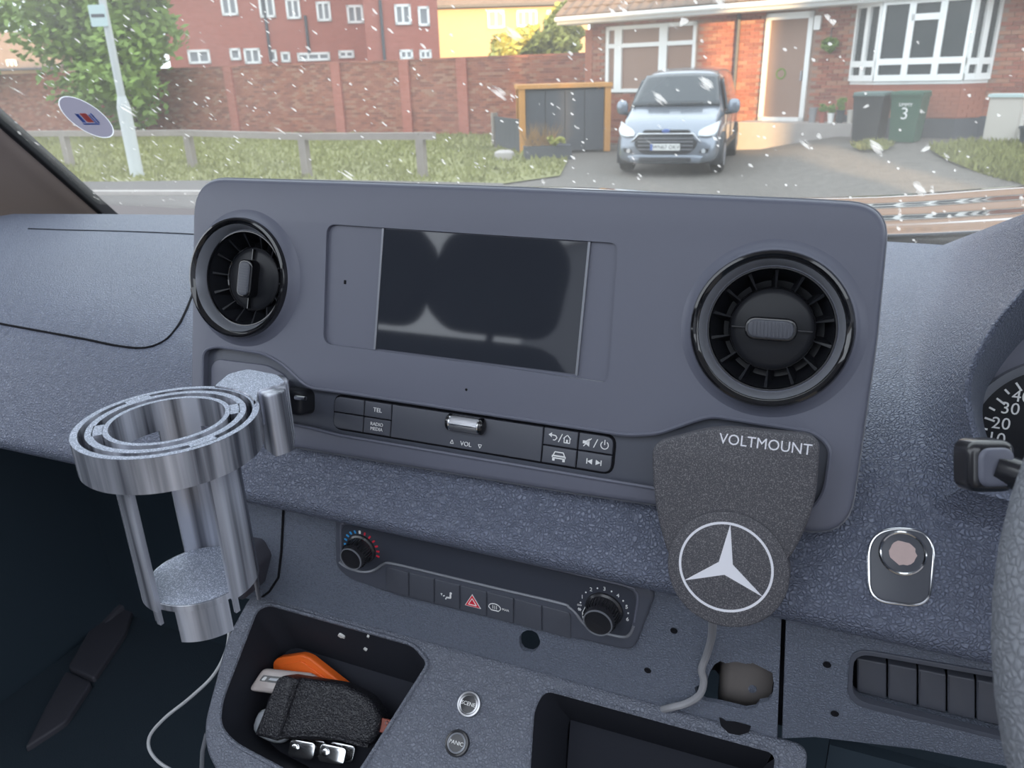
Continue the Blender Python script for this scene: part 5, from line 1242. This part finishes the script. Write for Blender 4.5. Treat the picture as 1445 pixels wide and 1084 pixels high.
MB().slab(fr, rnd(rect(-.006, .006, -.005, .006), .001), -.004, 0, .0008).build('body', K['brown'], t); MB().lathe(fr, .003, .003, [(.001, .0), (.0014, .0006), (.0018, 0)], 12).build('eyelet', K['steel'], t)
# white paint spots on the bin's rear wall
for i, (px, py, s) in enumerate(((481, 898, .0035), (519, 899, .0014), (515, 917, .0018))):
    a, b = FC.ab(px, py, -.012); MB().slab(FBk, spot(px, py, s, i), -.0005, .0012).build('chipped_spot', K['paint_spot'], con, angle=0)

# ------------------------------------------------------------------ cup holder
CH = CAM + ray(237, 592) * .475
FCu = Frame(CH, (1, 0, 0), (0, 1, 0))
ch = thing('cup_holder', 'silky grey printed gimbal cup holder clipped to the fascia corner', 'cup holder', CH + Vector((0, 0, -.13)))
def ring(r0, r1, h, name, parent=ch, top=0.0):
    o = MB().lathe(FCu, 0, 0, [(r0, top), (r0, top - h), (r1, top - h), (r1, top), (r0, top)], 72).build(name, K['silk'], parent, angle=40)
    MB().lathe(FCu, 0, 0, [(r0 + .0001, top + .0002), (r1 - .0001, top + .0002)], 72).build('top_face', K['speckle'], o); return o
ring(.0452, .0490, .020, 'outer_ring'); ring(.0378, .0418, .018, 'middle_ring'); ring(.0303, .0333, .018, 'inner_ring')
for ang, r0, r1 in ((2.75, .0413, .0457), (5.9, .0413, .0457), (.75, .0328, .0382), (3.9, .0328, .0382)):
    e_ = Vector((math.cos(ang), math.sin(ang), 0)); fr = Frame(CH + e_ * r0, e_, (-e_.y, e_.x, 0))
    o = MB().box(fr, 0, r1 - r0, -.007, .007, -.018, 0).build('pivot', K['silk'], ch); MB().box(fr, 0, r1 - r0, -.007, .007, 0, .0002).build('top_face', K['speckle'], o)
def arcwall(r0, r1, a0, a1, z0, z1, name, m='silk'):
    m_ = MB(); prof = [(r0, z0), (r1, z0), (r1, z1), (r0, z1), (r0, z0)]; m_.lathe(FCu, 0, 0, prof, 14, arc=(a0, a1))
    for th in (a0, a1):
        m_.add([FCu.pt(r * math.cos(th), r * math.sin(th), z) for r, z in prof[:4]], [(0, 1, 2, 3)])
    return m_.build(name, K[m], ch, angle=40)
def pang(px, py, z):    # angle about the holder axis of the pixel at height z
    d = ray(px, py); t_ = (CH.z + z - CAM.z) / d.z; p = CAM + d * t_ - CH; return math.atan2(p.y, p.x)
ZB = -.103
arcwall(.0303, .0337, math.radians(200), math.radians(268), ZB - .004, -.016, 'post')
arcwall(.0303, .0337, math.radians(-16), math.radians(36), ZB - .004, -.016, 'post')
arcwall(.0303, .0337, math.radians(105), math.radians(150), ZB - .004, -.016, 'post')
bp_ = MB().lathe(FCu, 0, 0, [(0, ZB), (.0306, ZB), (.0306, ZB - .004), (0, ZB - .004)], 48).build('base_disc', K['silk'], ch, angle=40)
MB().lathe(FCu, 0, 0, [(0, ZB + .0002), (.0298, ZB + .0002)], 48).build('base_top', K['speckle'], bp_)
arcwall(.0276, .0300, math.radians(284), math.radians(342), ZB - .026, ZB, 'skirt')
for th, fh in ((204, .032), (264, .014), (-12, .014), (30, .022)): arcwall(.0305, .0328, math.radians(th - 2.5), math.radians(th + 2.5), ZB - fh, ZB, 'foot')
# neck and bracket running to the fascia cubby
ZN = .001
def hz(px, py, z):
    d = ray(px, py); t_ = (CH.z + z - CAM.z) / d.z; p = CAM + d * t_ - CH; return (p.x, p.y)
neck = rnd([hz(302, 545, ZN), hz(322, 528, ZN), hz(350, 521, ZN), hz(392, 529, ZN), hz(404, 540, ZN), hz(365, 551, ZN), hz(362, 572, ZN), hz(330, 575, ZN)], .003)
nk = []
for p, q in zip(neck, neck[1:] + neck[:1]):
    nk += [(p[0] + (q[0] - p[0]) * k / 5, p[1] + (q[1] - p[1]) * k / 5) for k in range(5)]
neck = [(x * max(1, .0468 / math.hypot(x, y)), y * max(1, .0468 / math.hypot(x, y))) for x, y in nk]      # the neck meets the outer ring and stops there
o = MB().slab(FCu, neck, ZN - .022, ZN, .0004).build('neck', K['silk'], ch, angle=40)
MB().slab(FCu, inset(ccw(neck), .0006), ZN, ZN + .0003).build('top_face', K['speckle'], o, angle=0)
brk = rnd([hz(358, 548, 0), hz(382, 530, 0), hz(398, 527, 0), hz(406, 534, 0), hz(402, 552, 0), hz(376, 560, 0)], .003)
MB().slab(FCu, brk, -.040, ZN - .001, .001).build('bracket', K['silk'], ch, angle=40)
arm = [CH + Vector((*hz(374, 551, 0), z)) for z in (-.003, -.036)] + [CH + Vector((*hz(402, 541, 0), z)) for z in (-.036, -.003)]
cub = [FF.w(378, 532, -.004), FF.w(376, 580, -.004), FF.w(404, 586, -.004), FF.w(408, 536, -.004)]
MB().add(arm + cub, [(0, 1, 2, 3), (7, 6, 5, 4), (0, 4, 5, 1), (1, 5, 6, 2), (2, 6, 7, 3), (3, 7, 4, 0)]).build('clip_arm', K['silk'], ch, angle=30)
# adaptor block on the lower panel behind the holder
t = thing('socket_adaptor', 'small dark adaptor block on the lower panel behind the cup holder', 'adaptor', FL.w(335, 800, .0))
MB().slab(FL, rnd([FL.ab(290, 768, .02), FL.ab(350, 778, .02), FL.ab(362, 800, .02), FL.ab(352, 842, .02), FL.ab(300, 830, .02)], .004), -.002, .028, .004).build('body', K['doorstrip'], t)
MB().slab(FL, rnd([FL.ab(288, 762, .03), FL.ab(312, 768, .03), FL.ab(310, 775, .03), FL.ab(288, 770, .03)], .001), .02, .034, .001).build('clip', K['casegrey'], t)
# pale cable looping beside the console
t = thing('looped_cable', 'thin pale cable looping down beside the console', 'cable', FC.w(215, 1060, -.05))
MB().tube(catmull([FC.w(324, 880, -.01), FC.w(320, 915, -.01), FC.w(302, 952, -.012), FC.w(268, 985, -.018), FC.w(232, 1014, -.025), FC.w(211, 1040, -.032), FC.w(214, 1064, -.036), FC.w(240, 1086, -.04), FC.w(300, 1110, -.05)], 6), .0015, 8).build('cable', K['cable2'], t)

# ------------------------------------------------------------------ instrument hood, dials, stalk, wheel
hd = thing('instrument_cluster', 'hooded instrument cluster with white speed figures behind the wheel', 'instrument cluster', FF.w(1440, 620, -.03))
def HP(l): return [FF.w(x, y, c) for x, y, c in l]
outp = [(1320, 350), (1294, 400), (1282, 450), (1275, 500), (1270, 560), (1276, 620), (1300, 690), (1400, 770)]
rimc = [(1475, 290, -.04), (1458, 383, -.005), (1402, 458, -.002), (1372, 512, 0), (1362, 555, 0), (1370, 603, 0), (1395, 662, 0), (1450, 712, 0)]
rim2_ = [(1490, 310, -.042), (1466, 386, -.010), (1410, 461, -.007), (1380, 514, -.005), (1370, 555, -.005), (1378, 601, -.005), (1402, 656, -.005), (1455, 702, -.005)]
inn = [(1540, 400, -.07), (1500, 430, -.07), (1440, 485, -.07), (1405, 530, -.07), (1388, 570, -.07), (1392, 612, -.07), (1412, 650, -.07), (1460, 690, -.07)]
XM = .27
def loop(r): return r + [Vector((2 * XM - p.x, p.y, p.z)) for p in r[::-1]] + [r[0]]
def hrow(s_):
    r = []
    for (x0, y0), (x1, y1, c1) in zip(outp, rimc):
        xs_, ys_ = x0 + (x1 - x0) * s_, y0 + (y1 - y0) * s_
        t0 = (dashpt(xs_, ys_) - CAM).length + .003; t1 = (FF.w(x1, y1, c1) - CAM).length
        k = s_ * s_ * (1.6 - .6 * s_); r.append(CAM + ray(x0 + (x1 - x0) * s_, y0 + (y1 - y0) * s_) * (1 / ((1 - k) / t0 + k / t1)))
    return r
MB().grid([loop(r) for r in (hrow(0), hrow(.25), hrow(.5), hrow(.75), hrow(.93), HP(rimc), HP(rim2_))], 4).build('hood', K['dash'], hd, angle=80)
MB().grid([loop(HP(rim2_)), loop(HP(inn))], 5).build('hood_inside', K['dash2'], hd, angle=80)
opening = [((p - FF.o).dot(FF.ex), (p - FF.o).dot(FF.ey)) for p in loop(HP(rim2_))[:-1]]
bm = bmesh.new(); pad = [o for o in dash.children if o.name.startswith('dash_pad')][0]; bm.from_mesh(pad.data); off = LOC[pad.name] - FF.o
def in_open(p): q = p + off; return q.dot(FF.n) > -.12 and inpoly(q.dot(FF.ex), q.dot(FF.ey), opening)
for it in range(2):
    near_f = [f for f in bm.faces if any(in_open(v.co) for v in f.verts) or in_open(f.calc_center_median())]
    bmesh.ops.subdivide_edges(bm, edges=list({e for f in near_f for e in f.edges}), cuts=2, use_grid_fill=True)
bmesh.ops.delete(bm, geom=[f for f in bm.faces if in_open(f.calc_center_median())], context='FACES')
bm.to_mesh(pad.data); bm.free()
FD = Frame(FF.pt(0, 0, -.068), FF.ex, FF.ey)
MB().slab(FD, inset(ccw([((p - FD.o).dot(FD.ex), (p - FD.o).dot(FD.ey)) for p in loop(HP(inn))[:-1]]), -.003), -.01, 0).build('dial_face', K['fascia'], hd)
# dial centre from the tick marks
tk = {10: (1397, 619), 20: (1401, 591), 30: (1412, 566), 40: (1437, 545)}
nump = {10: (1405, 619), 20: (1412, 598), 30: (1425, 577), 40: (1441, 560)}
dc = FD.ab(1490, 625); 
r10 = math.dist(dc, FD.ab(1391, 619))
MB().lathe(FD, *dc, [(r10 + .0145, .0), (r10 + .0135, .003), (r10 + .0085, .001), (r10 + .008, 0.0004)], 72).build('dial_ring', K['satin'], hd)
MB().lathe(FD, *dc, [(r10 + .009, .0006), (0, .0006)], 72).build('dial_plate', K['gloss2'], hd)
for i, (pxy, lg) in enumerate((((1388, 620), 1), ((1389, 605), 0), ((1394, 591), 1), ((1400, 577), 0), ((1410, 565), 1), ((1421, 553), 0), ((1436, 544), 1), ((1450, 537), 0), ((1468, 532), 1))):
    p = Vector(FD.ab(*pxy)); e_ = (p - Vector(dc)).normalized(); ln = .0058 if lg else .0036
    MB().slab(FD, line(p + e_ * .002, p + e_ * .002 - e_ * ln, .0012), .0006, .0012).build('tick_mark', K['white'], hd, angle=0)
for k, pxy in nump.items(): text(FD, str(k), *FD.ab(*pxy), .0012, .0105, K['white'], hd, 'numeral')
text(FD, '60', *FD.ab(1476, 548), .0012, .0105, K['white'], hd, 'numeral')
MB().lathe(FD, *dc, [(.012, .0006), (.011, .008), (0, .009)], 32).build('needle_hub', K['gloss'], hd)
MB().slab(FD, line(dc, (dc[0] - .022, dc[1] - .022), .0016), .003, .004).build('needle', K['red'], hd)
# stalk
ps = CAM + ray(1398, 658) * .40; pe_ = Vector((.245, .375, 1.585))
fs = Frame(ps, (0, 1, -.1), (0, .1, 1))
ax_ = (ps - pe_).normalized(); fk = Frame(ps, Vector((ax_.y, -ax_.x, 0)), (0, 0, 1))
stk = thing('wiper_stalk', 'black control stalk with a rounded end cap beside the wheel', 'stalk', pe_)
MB().tube(catmull([pe_, pe_.lerp(ps, .5) + Vector((0, 0, .002)), ps], 5), .0070, 14).build('arm', K['knob'], stk)
fk = Frame(ps, Vector((.25, -.9, .1)).cross(Vector((0, 0, 1))) * -1, Vector((0, 0, 1)))
fk = Frame(ps, (.92, .38, 0), (-.12, .32, .94))
MB().slab(fk, rnd(rect(-.0105, .0100, -.0115, .0115), .006, 6), -.010, .004, .005, seg=4).build('end_cap', K['knob'], stk, angle=60)
MB().slab(fk, rnd(rect(-.0075, .0075, -.0085, .0085), .005, 6), .003, .0055, .002, seg=3).build('cap_face', K['fascia'], stk, angle=60)
# steering wheel
pw0 = CAM + ray(1401, 835) * .34
RW = .19; rt = .0165
FWh = Frame((pw0.x + RW + rt * 1.0, pw0.y, pw0.z), (1, 0, 0), (0, math.sin(math.radians(35)), math.cos(math.radians(35))))
whl = thing('steering_wheel', 'grained leather steering wheel rim beside the dash', 'steering wheel', FWh.pt(0, 0, -.06))
prof = [(RW + rt * math.cos(t_), rt * 1.1 * math.sin(t_)) for t_ in [k * 2 * math.pi / 16 for k in range(17)]]
MB().lathe(FWh, 0, 0, prof, 72).build('rim', K['wheel'], whl, angle=80)
MB().slab(FWh, rnd([(-.07, -.05), (.07, -.05), (.08, .03), (.05, .06), (-.05, .06), (-.08, .03)], .03), -.04, -.005, .012).build('hub', K['dash2'], whl)
for q in (((.07, .0), (.185, .01)), ((-.07, .0), (-.185, .01)), ((0, -.045), (0, -.185))):
    MB().slab(FWh, line(q[0], q[1], .035), -.03, -.012, .005).build('spoke', K['dash2'], whl)
MB().tube([FWh.pt(0, 0, -.03), FWh.pt(0, 0, -.26)], .03, 20).build('column', K['dash2'], whl)
MB().tube([FWh.pt(0, 0, -.07), FWh.pt(0, 0, -.08), FWh.pt(0, 0, -.20), FWh.pt(0, 0, -.24)], [.044, .05, .05, .046], 20).build('column_shroud', K['dash2'], whl)
